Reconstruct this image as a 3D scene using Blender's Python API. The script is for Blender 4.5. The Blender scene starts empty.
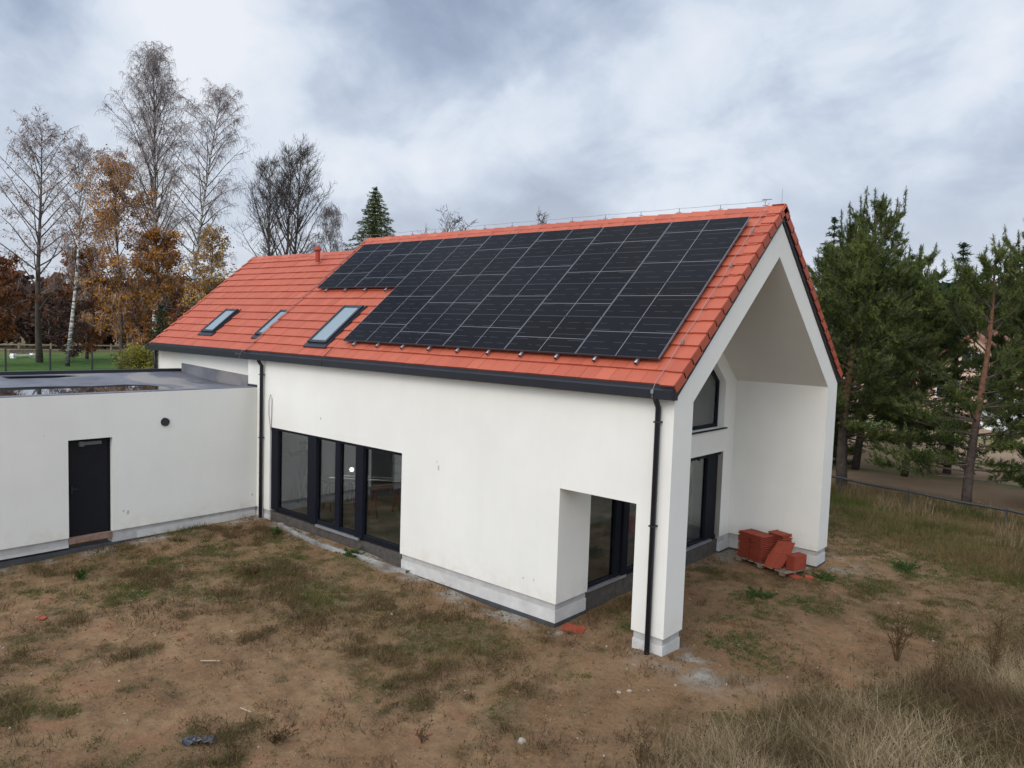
import bpy, bmesh, math, random
import numpy as np
from mathutils import Vector, Matrix
R = math.radians
random.seed(7); rng = np.random.default_rng(11)
scn = bpy.context.scene
COL = scn.collection

# ------------------------------------------------------------------ camera
CAM = Vector((5.834, -10.715, 4.931))
FW = Vector((-0.650296, 0.756068, -0.074005)); RT = Vector((0.756156, 0.653573, 0.032713)); UP = Vector((-0.0731, 0.034686, 0.996721))
cd = bpy.data.cameras.new('camera'); cam = bpy.data.objects.new('camera', cd); COL.objects.link(cam)
cd.sensor_width = 36; cd.lens = 762.69 / 1024 * 36; cd.clip_start = .05; cd.clip_end = 3000
cam.matrix_world = Matrix(((RT.x, UP.x, -FW.x, CAM.x), (RT.y, UP.y, -FW.y, CAM.y), (RT.z, UP.z, -FW.z, CAM.z), (0, 0, 0, 1)))
scn.camera = cam
scn.view_settings.view_transform = 'Standard'; scn.view_settings.look = 'None'
scn.view_settings.exposure = 0.10; scn.view_settings.gamma = 1; scn.view_settings.use_curve_mapping = False
scn.cycles.max_bounces = 6; scn.cycles.transparent_max_bounces = 12
scn.cycles.use_denoising = True

# ------------------------------------------------------------------ sun and sky
SUN_EL, SUN_AZ = 36, 168            # azimuth clockwise from +y, where the hidden sun stands
sd = bpy.data.lights.new('sun', 'SUN'); sd.energy = 1.1; sd.angle = R(28); sd.color = (1, .88, .72)
so = bpy.data.objects.new('sun', sd); COL.objects.link(so)
SD = Vector((math.sin(R(SUN_AZ)) * math.cos(R(SUN_EL)), math.cos(R(SUN_AZ)) * math.cos(R(SUN_EL)), math.sin(R(SUN_EL))))
so.rotation_euler = SD.to_track_quat('Z', 'Y').to_euler()

class NT:
    """small node tree helper"""
    def __init__(s, tree): s.t = tree; s.n = tree.nodes; s.l = tree.links
    def a(s, typ, ins=None, out=0, **kw):
        nd = s.n.new(typ)
        for k, v in kw.items(): setattr(nd, k, v)
        for k, v in (ins or {}).items():
            sock = nd.inputs[k]
            if isinstance(v, bpy.types.NodeSocket): s.l.new(v, sock)
            else: sock.default_value = v
        return nd.outputs[out]
    def m(s, op, a, b=0.0, c=0.0, clamp=False):
        return s.a('ShaderNodeMath', {0: a, 1: b, 2: c}, operation=op, use_clamp=clamp)
    def mix(s, f, a, b, mode='MIX'):
        nd = s.n.new('ShaderNodeMix'); nd.data_type = 'RGBA'; nd.blend_type = mode
        for k, v in ((0, f), (6, a), (7, b)):
            if isinstance(v, bpy.types.NodeSocket): s.l.new(v, nd.inputs[k])
            else: nd.inputs[k].default_value = v if k == 0 else (tuple(v) + (1,) if len(v) == 3 else v)
        return nd.outputs[2]
    def noise(s, scale, vec=None, detail=4, rough=.55, dist=0.0):
        i = {'Scale': scale, 'Detail': detail, 'Roughness': rough, 'Distortion': dist}
        if vec is not None: i['Vector'] = vec
        return s.a('ShaderNodeTexNoise', i)
    def ramp(s, f, stops):
        nd = s.n.new('ShaderNodeValToRGB'); s.l.new(f, nd.inputs[0]); r = nd.color_ramp
        while len(r.elements) > 1: r.elements.remove(r.elements[-1])
        for i, (p, c) in enumerate(stops):
            e = r.elements[0] if i == 0 else r.elements.new(p)
            e.position = p; e.color = (tuple(c) + (1,)) if hasattr(c, '__len__') else (c, c, c, 1)
        return nd.outputs[0]
    def mapr(s, v, a, b, c=0.0, d=1.0):
        return s.a('ShaderNodeMapRange', {0: v, 1: a, 2: b, 3: c, 4: d})

w = bpy.data.worlds.new('World'); scn.world = w; w.use_nodes = True
w.node_tree.nodes.clear(); N = NT(w.node_tree)
tc = N.a('ShaderNodeTexCoord', out=0)
sky = N.a('ShaderNodeTexSky', {'Vector': tc}, sky_type='NISHITA', sun_disc=False, sun_elevation=R(SUN_EL), sun_rotation=R(SUN_AZ))
sep = N.n.new('ShaderNodeSeparateXYZ'); N.l.new(tc, sep.inputs[0])
zz = N.m('MAXIMUM', sep.outputs[2], 0.0)
den = N.m('ADD', zz, 0.62)
pv = N.a('ShaderNodeCombineXYZ', {0: N.m('DIVIDE', sep.outputs[0], den), 1: N.m('DIVIDE', sep.outputs[1], den), 2: 0.0})
n1 = N.noise(1.75, N.a('ShaderNodeVectorMath', {0: pv, 1: (2.2, .4, 0)}, operation='ADD'), 4, .5, .35)
pv2 = N.a('ShaderNodeVectorMath', {0: pv, 1: (7.3, 3.1, 0)}, operation='ADD')
n2 = N.noise(5.5, pv2, 6, .55, .3)
cl = N.m('ADD', N.m('MULTIPLY', n1, .68), N.m('MULTIPLY', n2, .32))
ccol = N.ramp(cl, [(.40, (.28, .345, .47)), (.46, (.39, .465, .60)), (.51, (.53, .605, .73)), (.55, (.68, .75, .85)), (.62, (.84, .87, .93))])
# overcast luminance: brighter to the zenith (above the frame) and round the veiled sun behind the viewer
nrm = N.a('ShaderNodeVectorMath', {0: tc}, operation='NORMALIZE')
dsun = N.n.new('ShaderNodeVectorMath'); dsun.operation = 'DOT_PRODUCT'; N.l.new(nrm, dsun.inputs[0]); dsun.inputs[1].default_value = SD
glow = N.mapr(dsun.outputs['Value'], -.15, 1.0, 0.0, 1.0)
glow = N.m('MULTIPLY', N.m('POWER', glow, 2.0), 2.1)
zen = N.m('MULTIPLY', N.mapr(zz, .50, 1.0), .8)
hz = N.mapr(zz, 0.0, .30, 1.0, 0.0)
gain = N.m('ADD', N.m('ADD', glow, zen), .98)
ccol = N.mix(N.m('MULTIPLY', hz, .62), ccol, (.80, .825, .88))
bg1 = N.a('ShaderNodeBackground', {0: sky, 1: .10})
bg2 = N.a('ShaderNodeBackground', {0: ccol, 1: gain})
mixs = N.a('ShaderNodeMixShader', {0: .93, 1: bg1, 2: bg2})
ow = N.n.new('ShaderNodeOutputWorld'); N.l.new(mixs, ow.inputs[0])

# ------------------------------------------------------------------ materials
def mat(name, color=(.5, .5, .5), rough=.7, metal=0, spec=.5, var=0, vscale=3, bump=0, bscale=40, emit=0):
    m = bpy.data.materials.new(name); m.use_nodes = True; T = NT(m.node_tree)
    b = T.n['Principled BSDF']; b.inputs['Roughness'].default_value = rough; b.inputs['Metallic'].default_value = metal
    b.inputs['Specular IOR Level'].default_value = spec
    b.inputs['Base Color'].default_value = (*color, 1)
    co = T.a('ShaderNodeTexCoord', out=3)
    if var:
        f = T.noise(vscale, co, 5, .6)
        c = T.mix(T.mapr(f, .3, .7), tuple(x * (1 - var) for x in color), tuple(min(1, x * (1 + var)) for x in color))
        T.l.new(c, b.inputs['Base Color'])
    if bump:
        f = T.noise(bscale, co, 3, .6)
        bp = T.a('ShaderNodeBump', {'Height': f, 'Strength': bump, 'Distance': .02}); T.l.new(bp, b.inputs['Normal'])
    if emit:
        b.inputs['Emission Color'].default_value = (*color, 1); b.inputs['Emission Strength'].default_value = emit
    return m, T, b

M = {}
# stucco: off white, faint mottling, splash stains near the ground
m, T, b = mat('stucco', (.78, .765, .72), .9, spec=.2)
co = T.a('ShaderNodeTexCoord', out=3)
f = T.noise(.55, co, 6, .6); f2 = T.noise(9, co, 4, .6)
c = T.mix(T.mapr(f, .35, .65), (.675, .655, .590), (.725, .704, .638))
c = T.mix(T.m('MULTIPLY', T.mapr(f2, .5, .8), .12), c, (.66, .64, .60))
sx = T.n.new('ShaderNodeSeparateXYZ'); T.l.new(co, sx.inputs[0])
st = T.m('MULTIPLY', T.mapr(sx.outputs[2], 0.0, .45, 1, 0), T.mapr(T.noise(4, co, 5, .7), .4, .75))
c = T.mix(T.m('MULTIPLY', st, .55), c, (.55, .47, .38))
stk = T.noise(1.0, T.a('ShaderNodeMapping', {0: co, 3: (5.5, 5.5, .35)}), 5, .65)
c = T.mix(T.m('MULTIPLY', T.mapr(stk, .52, .74), .06), c, (.47, .44, .37))
T.l.new(c, b.inputs['Base Color'])
bp = T.a('ShaderNodeBump', {'Height': T.noise(160, co, 2, .7), 'Strength': .25, 'Distance': .006}); T.l.new(bp, b.inputs['Normal'])
M['stucco'] = m
M['plinth'] = mat('plinth_render', (.50, .485, .455), .9, var=.12, vscale=3, bump=.3)[0]
M['plinth_grey'] = mat('plinth_base_coat_and_shade', (.40, .385, .365), .92, var=.15, vscale=5, bump=.3)[0]  # annex base coat; on the house plinths it paints the shaded top band
M['bitumen'] = mat('bitumen', (.045, .047, .05), .75, var=.3, bump=.5)[0]
M['anthracite'] = mat('anthracite_metal', (.016, .018, .023), .45, metal=.0, spec=.35, var=.1)[0]
M['fascia'] = mat('dark_sheet_metal', (.020, .022, .029), .42, spec=.35, var=.15, vscale=2)[0]
M['frame'] = mat('dark_window_frame', (.007, .008, .013), .6, spec=.14, var=.1)[0]
M['alu'] = mat('aluminium', (.55, .56, .58), .35, metal=.8, var=.1)[0]
M['zinc'] = mat('galvanised_wire', (.22, .22, .22), .6, metal=.3)[0]
M['door'] = mat('door_black', (.009, .009, .012), .55, spec=.2, var=.15, vscale=8)[0]
M['red_sill'] = mat('raw_sill', (.22, .135, .10), .9, var=.3, vscale=9)[0]
M['plaster'] = mat('raw_plaster', (.55, .55, .51), .92, var=.12, vscale=1.5)[0]
M['plaster_light'] = mat('pale_plaster', (.80, .79, .75), .9, var=.08, vscale=1.5)[0]
M['screed'] = mat('screed_floor', (.46, .455, .39), .45, var=.3, vscale=1.8)[0]
M['darkroom'] = mat('dark_recess', (.03, .03, .03), .9)[0]
M['membrane'] = None
# roof tiles with a per-tile tint
def attr_mat(name, base, lo, hi, rough, spec=.4, nscale=6, namt=.2, bump=0, sat=None):
    m, T, b = mat(name, base, rough, spec=spec)
    at = T.a('ShaderNodeAttribute', out=2, attribute_name='tint')
    co = T.a('ShaderNodeTexCoord', out=3)
    c = T.mix(at, lo, hi)
    f = T.noise(nscale, co, 5, .65)
    c = T.mix(T.m('MULTIPLY', T.mapr(f, .35, .7), namt), c, tuple(x * .55 for x in lo))
    T.l.new(c, b.inputs['Base Color'])
    if bump:
        bp = T.a('ShaderNodeBump', {'Height': T.noise(70, co, 3, .6), 'Strength': bump, 'Distance': .01}); T.l.new(bp, b.inputs['Normal'])
    return m
M['tile'] = attr_mat('roof_tile_red', (.5, .1, .05), (.335, .069, .036), (.45, .108, .056), .58, .30, 3, .16, .15)
M['tile_side'] = attr_mat('roof_tile_cut', (.3, .05, .03), (.28, .045, .028), (.40, .075, .04), .7, .2, 9, .25, .2)
M['tile_old'] = attr_mat('tile_stacked', (.35, .05, .03), (.19, .034, .022), (.38, .082, .040), .7, .2, 9, .4, .2)
# bituminous roof membrane
m, T, b = mat('roof_membrane', (.2, .2, .22), .6, spec=.3)
co = T.a('ShaderNodeTexCoord', out=3)
c = T.mix(T.mapr(T.noise(.9, co, 6, .65), .35, .65), (.085, .087, .10), (.165, .165, .182))
c = T.mix(T.m('MULTIPLY', T.mapr(T.noise(.35, co, 4, .6, 1.0), .52, .62), .8), c, (.25, .225, .20))
T.l.new(c, b.inputs['Base Color'])
M['membrane'] = m
m, T, b = mat('puddle_water', (.04, .04, .04), .02, spec=.5)
b.inputs['IOR'].default_value = 1.33
M['water'] = m
# glass: thin pane, clear with Fresnel mirror
def glass(name, tint, boost=1.0, gl=(.95, .97, 1)):
    m = bpy.data.materials.new(name); m.use_nodes = True; T = NT(m.node_tree); T.n.clear()
    tr = T.a('ShaderNodeBsdfTransparent', {0: (*tint, 1)}); g = T.a('ShaderNodeBsdfGlossy', {0: (*gl, 1), 'Roughness': .015})
    fr = T.m('MULTIPLY', T.a('ShaderNodeFresnel', {0: 1.5}), boost, clamp=True)
    mx = T.a('ShaderNodeMixShader', {0: fr, 1: tr, 2: g}); o = T.n.new('ShaderNodeOutputMaterial'); T.l.new(mx, o.inputs[0])
    return m
M['glass'] = glass('window_glass', (.97, .98, .96), .9)
m, T, b = mat('skylight_glass', (.20, .25, .27), .12, spec=1.0)
M['sky_glass'] = m
# solar cells
m, T, b = mat('solar_cells', (.006, .007, .014), .16, spec=.5)
uv = T.a('ShaderNodeUVMap', out=0); sx = T.n.new('ShaderNodeSeparateXYZ'); T.l.new(uv, sx.inputs[0])
def lines(T, c, period, width, off=0.0):
    q = T.m('FRACT', T.m('DIVIDE', T.m('ADD', c, off), period)); d = T.m('ABSOLUTE', T.m('SUBTRACT', q, .5))
    return T.m('GREATER_THAN', d, .5 - width / period / 2)
U, V = sx.outputs[0], sx.outputs[1]
bus = lines(T, U, .0345, .004)
cellv = lines(T, V, 1.03 / 6, .006)
cellu = lines(T, U, 1.655 / 18, .0025)
dash = T.m('MULTIPLY', cellv, T.m('GREATER_THAN', T.noise(2.3, T.a('ShaderNodeCombineXYZ', {0: T.m('MULTIPLY', U, 1.4), 1: T.m('MULTIPLY', V, 9.0), 2: 0.0}), 1, .5), .46))  # broken reflections along the cell gaps, painted as pale colour
mid = T.m('LESS_THAN', T.m('ABSOLUTE', T.m('SUBTRACT', U, .8275)), .0065)
full = T.m('LESS_THAN', T.m('ABSOLUTE', T.m('SUBTRACT', V, .635)), .0055)
co = T.a('ShaderNodeTexCoord', out=3)
oi = T.a('ShaderNodeObjectInfo', out=5)
base = T.mix(oi, (.0045, .0045, .0056), (.0070, .0074, .0105))
c = T.mix(T.m('MULTIPLY', bus, .5), base, (.022, .023, .029))
c = T.mix(T.m('MULTIPLY', cellu, .5), c, (.03, .03, .035))
c = T.mix(T.m('MULTIPLY', dash, .7), c, (.10, .10, .11))
c = T.mix(T.m('MULTIPLY', T.m('MAXIMUM', mid, full), .9), c, (.20, .20, .21))
T.l.new(c, b.inputs['Base Color'])
M['cells'] = m
b.inputs['IOR'].default_value = 1.11
M['pv_frame'] = mat('panel_frame', (.17, .17, .18), .5, metal=.2)[0]
M['pv_dark'] = mat('panel_edge', (.04, .04, .048), .5, metal=.0)[0]
M['black_plastic'] = mat('black_plastic', (.02, .02, .022), .5, var=.3)[0]
M['wood_old'] = mat('weathered_wood', (.22, .17, .12), .85, var=.3, vscale=6)[0]
M['wood_pale'] = mat('pale_wood', (.34, .27, .19), .8, var=.2, vscale=8)[0]
M['stone'] = mat('pale_stone', (.32, .28, .23), .9, var=.3, vscale=6, bump=.6, bscale=12)[0]
M['mark'] = mat('wall_scuff', (.45, .42, .37), .95, var=.3, vscale=14)[0]
M['lampglow'] = mat('lit_bulb', (1, .9, .75), .5, emit=6)[0]
M['red_paint'] = mat('red_steel', (.30, .07, .05), .5, var=.2)[0]
M['skin'] = mat('skin', (.45, .28, .2), .6)[0]
M['cloth'] = mat('grey_workwear', (.13, .14, .13), .9, var=.2)[0]
M['white_paint'] = mat('white_paint', (.75, .75, .73), .7, var=.1)[0]
M['iron'] = mat('black_iron', (.03, .03, .032), .6, var=.2)[0]
M['peach'] = mat('peach_render', (.62, .43, .32), .9, var=.08)[0]
M['brown_roof'] = mat('brown_roof', (.22, .09, .06), .8, var=.2)[0]
M['window_dark'] = mat('far_window', (.04, .05, .06), .15)[0]
M['bark'] = mat('dark_bark', (.085, .065, .052), .95, var=.35, vscale=3, bump=.8, bscale=12)[0]
# birch bark: white with dark bands
m, T, b = mat('birch_bark', (.6, .58, .55), .85)
co = T.a('ShaderNodeTexCoord', out=3)
mp = T.a('ShaderNodeMapping', {0: co, 3: (1, 1, 5)})
f = T.noise(1.4, mp, 5, .7)
zsep = T.n.new('ShaderNodeSeparateXYZ'); T.l.new(co, zsep.inputs[0])
low = T.mapr(zsep.outputs[2], .5, 3.0, .14, 0.0)
up_ = T.mapr(zsep.outputs[2], 10.0, 20.0, 0.0, .16)
c = T.ramp(T.m('SUBTRACT', T.m('SUBTRACT', f, low), up_), [(.36, (.05, .045, .04)), (.46, (.24, .22, .2)), (.52, (.66, .64, .60))])
T.l.new(c, b.inputs['Base Color']); M['birch'] = m
# pine bark: grey brown below, orange above
m, T, b = mat('pine_bark', (.2, .1, .06), .9)
co = T.a('ShaderNodeTexCoord', out=3); zsep = T.n.new('ShaderNodeSeparateXYZ'); T.l.new(co, zsep.inputs[0])
f = T.mapr(T.noise(7, co, 5, .7), .35, .65)
lowc = T.mix(f, (.035, .026, .022), (.085, .062, .05)); upc = T.mix(f, (.12, .055, .032), (.24, .11, .06))
T.l.new(T.mix(T.mapr(zsep.outputs[2], 2.2, 4.0), lowc, upc), b.inputs['Base Color'])
bp = T.a('ShaderNodeBump', {'Height': f, 'Strength': .8, 'Distance': .03}); T.l.new(bp, b.inputs['Normal']); M['pine_bark'] = m
def leafmat(name, lo, hi, mid_=None, rough=.7, trans=.25):
    m = bpy.data.materials.new(name); m.use_nodes = True; T = NT(m.node_tree); T.n.clear()
    at = T.a('ShaderNodeAttribute', out=2, attribute_name='tint')
    c = T.ramp(at, [(0, lo), (.5, mid_), (1, hi)]) if mid_ else T.mix(at, lo, hi)
    d = T.a('ShaderNodeBsdfDiffuse', {0: c}); t = T.a('ShaderNodeBsdfTranslucent', {0: c})
    mx = T.a('ShaderNodeMixShader', {0: trans, 1: d, 2: t}); o = T.n.new('ShaderNodeOutputMaterial'); T.l.new(mx, o.inputs[0])
    return m
M['twig'] = leafmat('twigs', (.18, .148, .145), (.36, .315, .31), trans=0)
M['twig_dark'] = leafmat('dark_twigs', (.055, .048, .045), (.11, .095, .09), trans=0)
M['leaf_orange'] = leafmat('autumn_leaves', (.20, .078, .022), (.58, .29, .07), (.40, .175, .038))
M['leaf_rust'] = leafmat('rust_leaves', (.10, .042, .022), (.34, .13, .05), (.20, .08, .035))
M['leaf_yellow'] = leafmat('yellow_leaves', (.20, .11, .03), (.55, .33, .06), (.36, .20, .045))
M['leaf_bush'] = leafmat('yellow_green_leaves', (.09, .10, .02), (.30, .27, .05), (.18, .17, .035))
M['needle'] = leafmat('pine_needles', (.034, .052, .018), (.20, .225, .065), (.092, .122, .036), trans=.25)
M['needle_dark'] = leafmat('spruce_needles', (.014, .030, .016), (.055, .085, .035), (.03, .052, .022), trans=.1)
M['grass'] = leafmat('grass_blades', (.19, .135, .065), (.055, .092, .020), (.11, .10, .036), trans=.2)
M['low_weed'] = leafmat('low_weed_leaves', (.14, .078, .034), (.044, .092, .016), (.085, .082, .026), trans=.15)
M['clover'] = leafmat('clover_leaves', (.030, .060, .015), (.085, .145, .035), trans=.2)
M['dry_grass'] = leafmat('dry_grass', (.085, .056, .030), (.50, .40, .245), (.27, .20, .112), trans=.2)
M['weed'] = leafmat('weed_stems', (.050, .034, .020), (.20, .130, .070), (.108, .070, .036), trans=.1)
M['green_weed'] = leafmat('green_weed', (.028, .052, .015), (.085, .13, .038), trans=.2)
M['forest'] = leafmat('far_wood_leaves', (.045, .032, .028), (.15, .075, .045), (.085, .05, .038), trans=.1)

# ------------------------------------------------------------------ mesh builder
class MB:
    def __init__(s): s.v = []; s.f = []; s.t = []; s.uv = None
    def face(s, pts, tint=.5):
        n = len(s.v); s.v += [tuple(p) for p in pts]; s.f.append(tuple(range(n, n + len(pts)))); s.t.append(tint)
    def box(s, x0, x1, y0, y1, z0, z1, tint=.5, mtx=None):
        p = [Vector((x, y, z)) for z in (z0, z1) for y in (y0, y1) for x in (x0, x1)]
        if mtx is not None: p = [mtx @ q for q in p]
        n = len(s.v); s.v += [tuple(q) for q in p]
        for q in ((0, 2, 3, 1), (4, 5, 7, 6), (0, 1, 5, 4), (2, 6, 7, 3), (0, 4, 6, 2), (1, 3, 7, 5)):
            s.f.append(tuple(n + k for k in q)); s.t.append(tint)
        return s
    def beam(s, a, b, w, h=None, tint=.5, up=(0, 0, 1)):
        a, b = Vector(a), Vector(b); d = (b - a); L = d.length; d.normalize(); h = h or w
        u = Vector(up)
        if abs(d.dot(u)) > .98: u = Vector((1, 0, 0))
        r = d.cross(u).normalized(); u = r.cross(d).normalized()
        mt = Matrix(((d.x, r.x, u.x, a.x), (d.y, r.y, u.y, a.y), (d.z, r.z, u.z, a.z), (0, 0, 0, 1)))
        return s.box(0, L, -w / 2, w / 2, -h / 2, h / 2, tint, mt)
    def tube(s, pts, rad, n=8, cap=True, tint=.5):
        pts = [Vector(p) for p in pts]
        if not hasattr(rad, '__len__'): rad = [rad] * len(pts)
        base = len(s.v); ref = None
        for i, p in enumerate(pts):
            d = (pts[min(i + 1, len(pts) - 1)] - pts[max(i - 1, 0)]).normalized()
            if ref is None:
                ref = Vector((0, 0, 1)) if abs(d.z) < .9 else Vector((1, 0, 0))
            u = d.cross(ref).normalized(); v = u.cross(d).normalized(); ref = v
            for k in range(n):
                a = 2 * math.pi * k / n; s.v.append(tuple(p + (u * math.cos(a) + v * math.sin(a)) * rad[i]))
        for i in range(len(pts) - 1):
            for k in range(n):
                a = base + i * n + k; b = base + i * n + (k + 1) % n
                s.f.append((a, b, b + n, a + n)); s.t.append(tint)
        if cap:
            s.f.append(tuple(base + k for k in range(n))[::-1]); s.t.append(tint)
            e = base + (len(pts) - 1) * n; s.f.append(tuple(e + k for k in range(n))); s.t.append(tint)
        return s
    def prism(s, poly, vec, tint=.5):
        vec = Vector(vec); a = [Vector(p) for p in poly]; b = [p + vec for p in a]; n = len(a)
        k = len(s.v); s.v += [tuple(p) for p in a + b]
        s.f.append(tuple(range(k, k + n))[::-1]); s.f.append(tuple(range(k + n, k + 2 * n))); s.t += [tint, tint]
        for i in range(n):
            j = (i + 1) % n; s.f.append((k + i, k + j, k + n + j, k + n + i)); s.t.append(tint)
        return s
    def build(s, name, material, parent=None, smooth=False, loc=None, recalc=True):
        me = bpy.data.meshes.new(name); me.from_pydata(s.v, [], s.f)
        if recalc:
            bm = bmesh.new(); bm.from_mesh(me); bmesh.ops.recalc_face_normals(bm, faces=bm.faces); bm.to_mesh(me); bm.free()
        at = me.attributes.new('tint', 'FLOAT', 'FACE'); at.data.foreach_set('value', np.array(s.t, dtype=np.float32))
        me.materials.append(material)
        if smooth: me.polygons.foreach_set('use_smooth', [True] * len(me.polygons))
        me.update()
        o = bpy.data.objects.new(name, me); COL.objects.link(o)
        if parent: o.parent = parent
        if loc is not None: o.location = loc
        return o

def np_mesh(name, verts, faces, tint, material, parent=None, smooth=False):
    """fast mesh of equal sided faces"""
    verts = np.asarray(verts, np.float32); faces = np.asarray(faces, np.int32); k = faces.shape[1]
    me = bpy.data.meshes.new(name); me.vertices.add(len(verts)); me.vertices.foreach_set('co', verts.ravel())
    me.loops.add(faces.size); me.loops.foreach_set('vertex_index', faces.ravel())
    me.polygons.add(len(faces)); me.polygons.foreach_set('loop_start', np.arange(0, faces.size, k, dtype=np.int32))
    me.polygons.foreach_set('loop_total', np.full(len(faces), k, np.int32))
    if smooth: me.polygons.foreach_set('use_smooth', np.ones(len(faces), bool))
    me.update(calc_edges=True)
    if tint is not None:
        tint = np.asarray(tint, np.float32)
        if len(tint) < len(faces): tint = np.repeat(tint, len(faces) // len(tint))
        at = me.attributes.new('tint', 'FLOAT', 'FACE'); at.data.foreach_set('value', np.asarray(tint, np.float32))
    me.materials.append(material)
    o = bpy.data.objects.new(name, me); COL.objects.link(o)
    if parent: o.parent = parent
    return o

def tag(o, label=None, cat=None, group=None, kind=None):
    if label: o['label'] = label
    if cat: o['category'] = cat; o['kind'] = 'thing'
    if group: o['group'] = group
    if kind: o['kind'] = kind
    return o
def empty(name, loc=(0, 0, 0), rz=0, **kw):
    o = bpy.data.objects.new(name, None); COL.objects.link(o); o.location = loc; o.rotation_euler = (0, 0, rz); o.empty_display_size = .3
    return tag(o, **kw)
def copy_tree(o, parent=None):
    c = o.copy(); COL.objects.link(c)
    if parent: c.parent = parent
    for ch in list(o.children): copy_tree(ch, c)
    return c

# ------------------------------------------------------------------ noise for terrain
class VN:
    def __init__(s, seed): s.g = np.random.default_rng(seed).random((256, 256))
    def __call__(s, x, y):
        xi = np.floor(x).astype(int); yi = np.floor(y).astype(int); fx = x - xi; fy = y - yi
        fx = fx * fx * (3 - 2 * fx); fy = fy * fy * (3 - 2 * fy); g = s.g
        a = g[xi % 256, yi % 256]; b = g[(xi + 1) % 256, yi % 256]; c = g[xi % 256, (yi + 1) % 256]; d = g[(xi + 1) % 256, (yi + 1) % 256]
        return (a * (1 - fx) + b * fx) * (1 - fy) + (c * (1 - fx) + d * fx) * fy
V1, V2, V3, V4 = VN(1), VN(2), VN(3), VN(4)
def fbm(v, x, y, s, o=4):
    t = 0; a = 1; n = 0
    for i in range(o): t = t + a * v(x * s + 13.7 * i, y * s + 7.1 * i); n += a; a *= .5; s *= 2.03
    return t / n
def ss(x, a, b):
    t = np.clip((x - a) / (b - a), 0, 1); return t * t * (3 - 2 * t)
def terrain(x, y):
    x = np.asarray(x, float); y = np.asarray(y, float)
    z = -.40 + 0 * x
    z = z + .15 * ss(-x, 5.0, 8) * ss(y, -6, -1) * (1 - ss(-x, 20, 24))      # higher towards the glazed wall's far end
    z = z - .05 * np.exp(-((x + 3) ** 2 / 3 + (y + .2) ** 2 / 2)) + .11 * np.exp(-((x + .1) ** 2 + (y + .1) ** 2) / .9)
    z = z + .06 * (fbm(V1, x, y, .35) - .5) + .05 * (fbm(V2, x, y, 1.6) - .5) * (1 - ss(np.hypot(x, y), 25, 40))
    z = z + 1.55 * ss(-x, 22, 42) + 2.0 * ss(-x, 45, 160)                      # rises behind the flat-roofed part
    z = z + .55 * ss(x - .55 - .38 * (y + 3.6), .2, 6.0) * (1 - ss(y, 6, 13))               # bank with tall dry grass on the right
    z = z + .9 * ss(y, 30, 80) * ss(x, -40, -10)
    return z
def inhouse(x, y):
    a = (x > -12.7) & (x < -2.10) & (y > -.02) & (y < 7.8)
    b_ = (x > -19.2) & (x < -12.1) & (y > -12) & (y < 7.4)
    c = (x > -.66) & (x < .05) & (y > -.05) & (y < .68)
    d = (x > -2.3) & (x < .05) & (y > 7.02) & (y < 7.8)
    return a | b_ | c | d
def vegmask(x, y):
    """0 bare soil .. 1 overgrown"""
    p = fbm(V3, x, y, .62, 5); q = fbm(V4, x, y, 2.4, 3)
    m_ = ss(p + .7 * (q - .5), .465, .59) * (.25 + .75 * ss(fbm(V1, x, y, 3.4, 2), .42, .56))
    # worn, bare: strip along the walls, porch, and the track in front of the gable
    m_ = m_ * (1 - .9 * np.exp(-np.maximum(-y, 0) ** 2 / .5) * (y < 0.3))
    m_ = m_ * (1 - .75 * np.exp(-((x + .5) ** 2 / 3 + (y - 3.2) ** 2 / 7)))
    m_ = m_ * (1 - .85 * np.exp(-(((x - .8) * .8 + (y + 3.0) * .5) ** 2 / 1.6)) * (x > -2.5) * (y > -7) * (y < 1))
    m_ = m_ + .55 * np.exp(-((x + 6.2) ** 2 / 7 + (y + 2.3) ** 2 / 2.2)) + .5 * np.exp(-((x + 9.5) ** 2 / 3 + (y + 4.2) ** 2 / 1.2)) + .5 * np.exp(-((x + 3) ** 2 / 1.6 + (y + 1.8) ** 2 / 1.2))
    m_ = np.maximum(m_, .8 * ss(x - .55 - .38 * (y + 3.6), -.3, 1.2)); m_ = np.maximum(m_, .75 * ss(x * .8 + y * .45, 4.2, 7.0))
    m_ = np.maximum(m_, ss(y, 9, 12))
    return np.clip(m_, 0, 1)

# ------------------------------------------------------------------ ground: one sheet
def axis(lo, hi, step, farlo, farhi, n):
    a = np.arange(lo, hi, step); k = np.linspace(0, 1, n + 1)[1:]
    return np.concatenate([(lo - (lo - farlo) * k ** 3)[::-1], a, hi + (farhi - hi) * k ** 3])
gx = axis(-13, 9.5, .11, -1500, 1200, 70); gy = axis(-9, 19, .11, -600, 1800, 70)
X, Y = np.meshgrid(gx, gy, indexing='ij'); Z = terrain(X, Y)
nx, ny = X.shape; idx = np.arange(nx * ny).reshape(nx, ny)
F = np.stack([idx[:-1, :-1], idx[1:, :-1], idx[1:, 1:], idx[:-1, 1:]], -1).reshape(-1, 4)
m, T, b = mat('ground_soil', (.2, .13, .08), .95, spec=.15)
co = T.a('ShaderNodeTexCoord', out=3)
A = lambda n: T.a('ShaderNodeAttribute', out=2, attribute_name=n)
fa = T.mapr(T.noise(.9, co, 8, .68), .36, .62); fb = T.mapr(T.noise(3.5, co, 8, .72), .38, .64); fc = T.noise(22, co, 6, .7)
soil = T.mix(fa, (.215, .116, .056), (.345, .215, .112))
soil = T.mix(T.m('MULTIPLY', fb, .6), soil, (.110, .064, .036))
soil = T.mix(T.m('MULTIPLY', T.mapr(T.noise(.9, co, 4, .6, .6), .55, .68), .55), soil, (.27, .12, .062))
soil = T.mix(T.m('MULTIPLY', T.mapr(fc, .50, .72), .5), soil, (.33, .25, .155))
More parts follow.
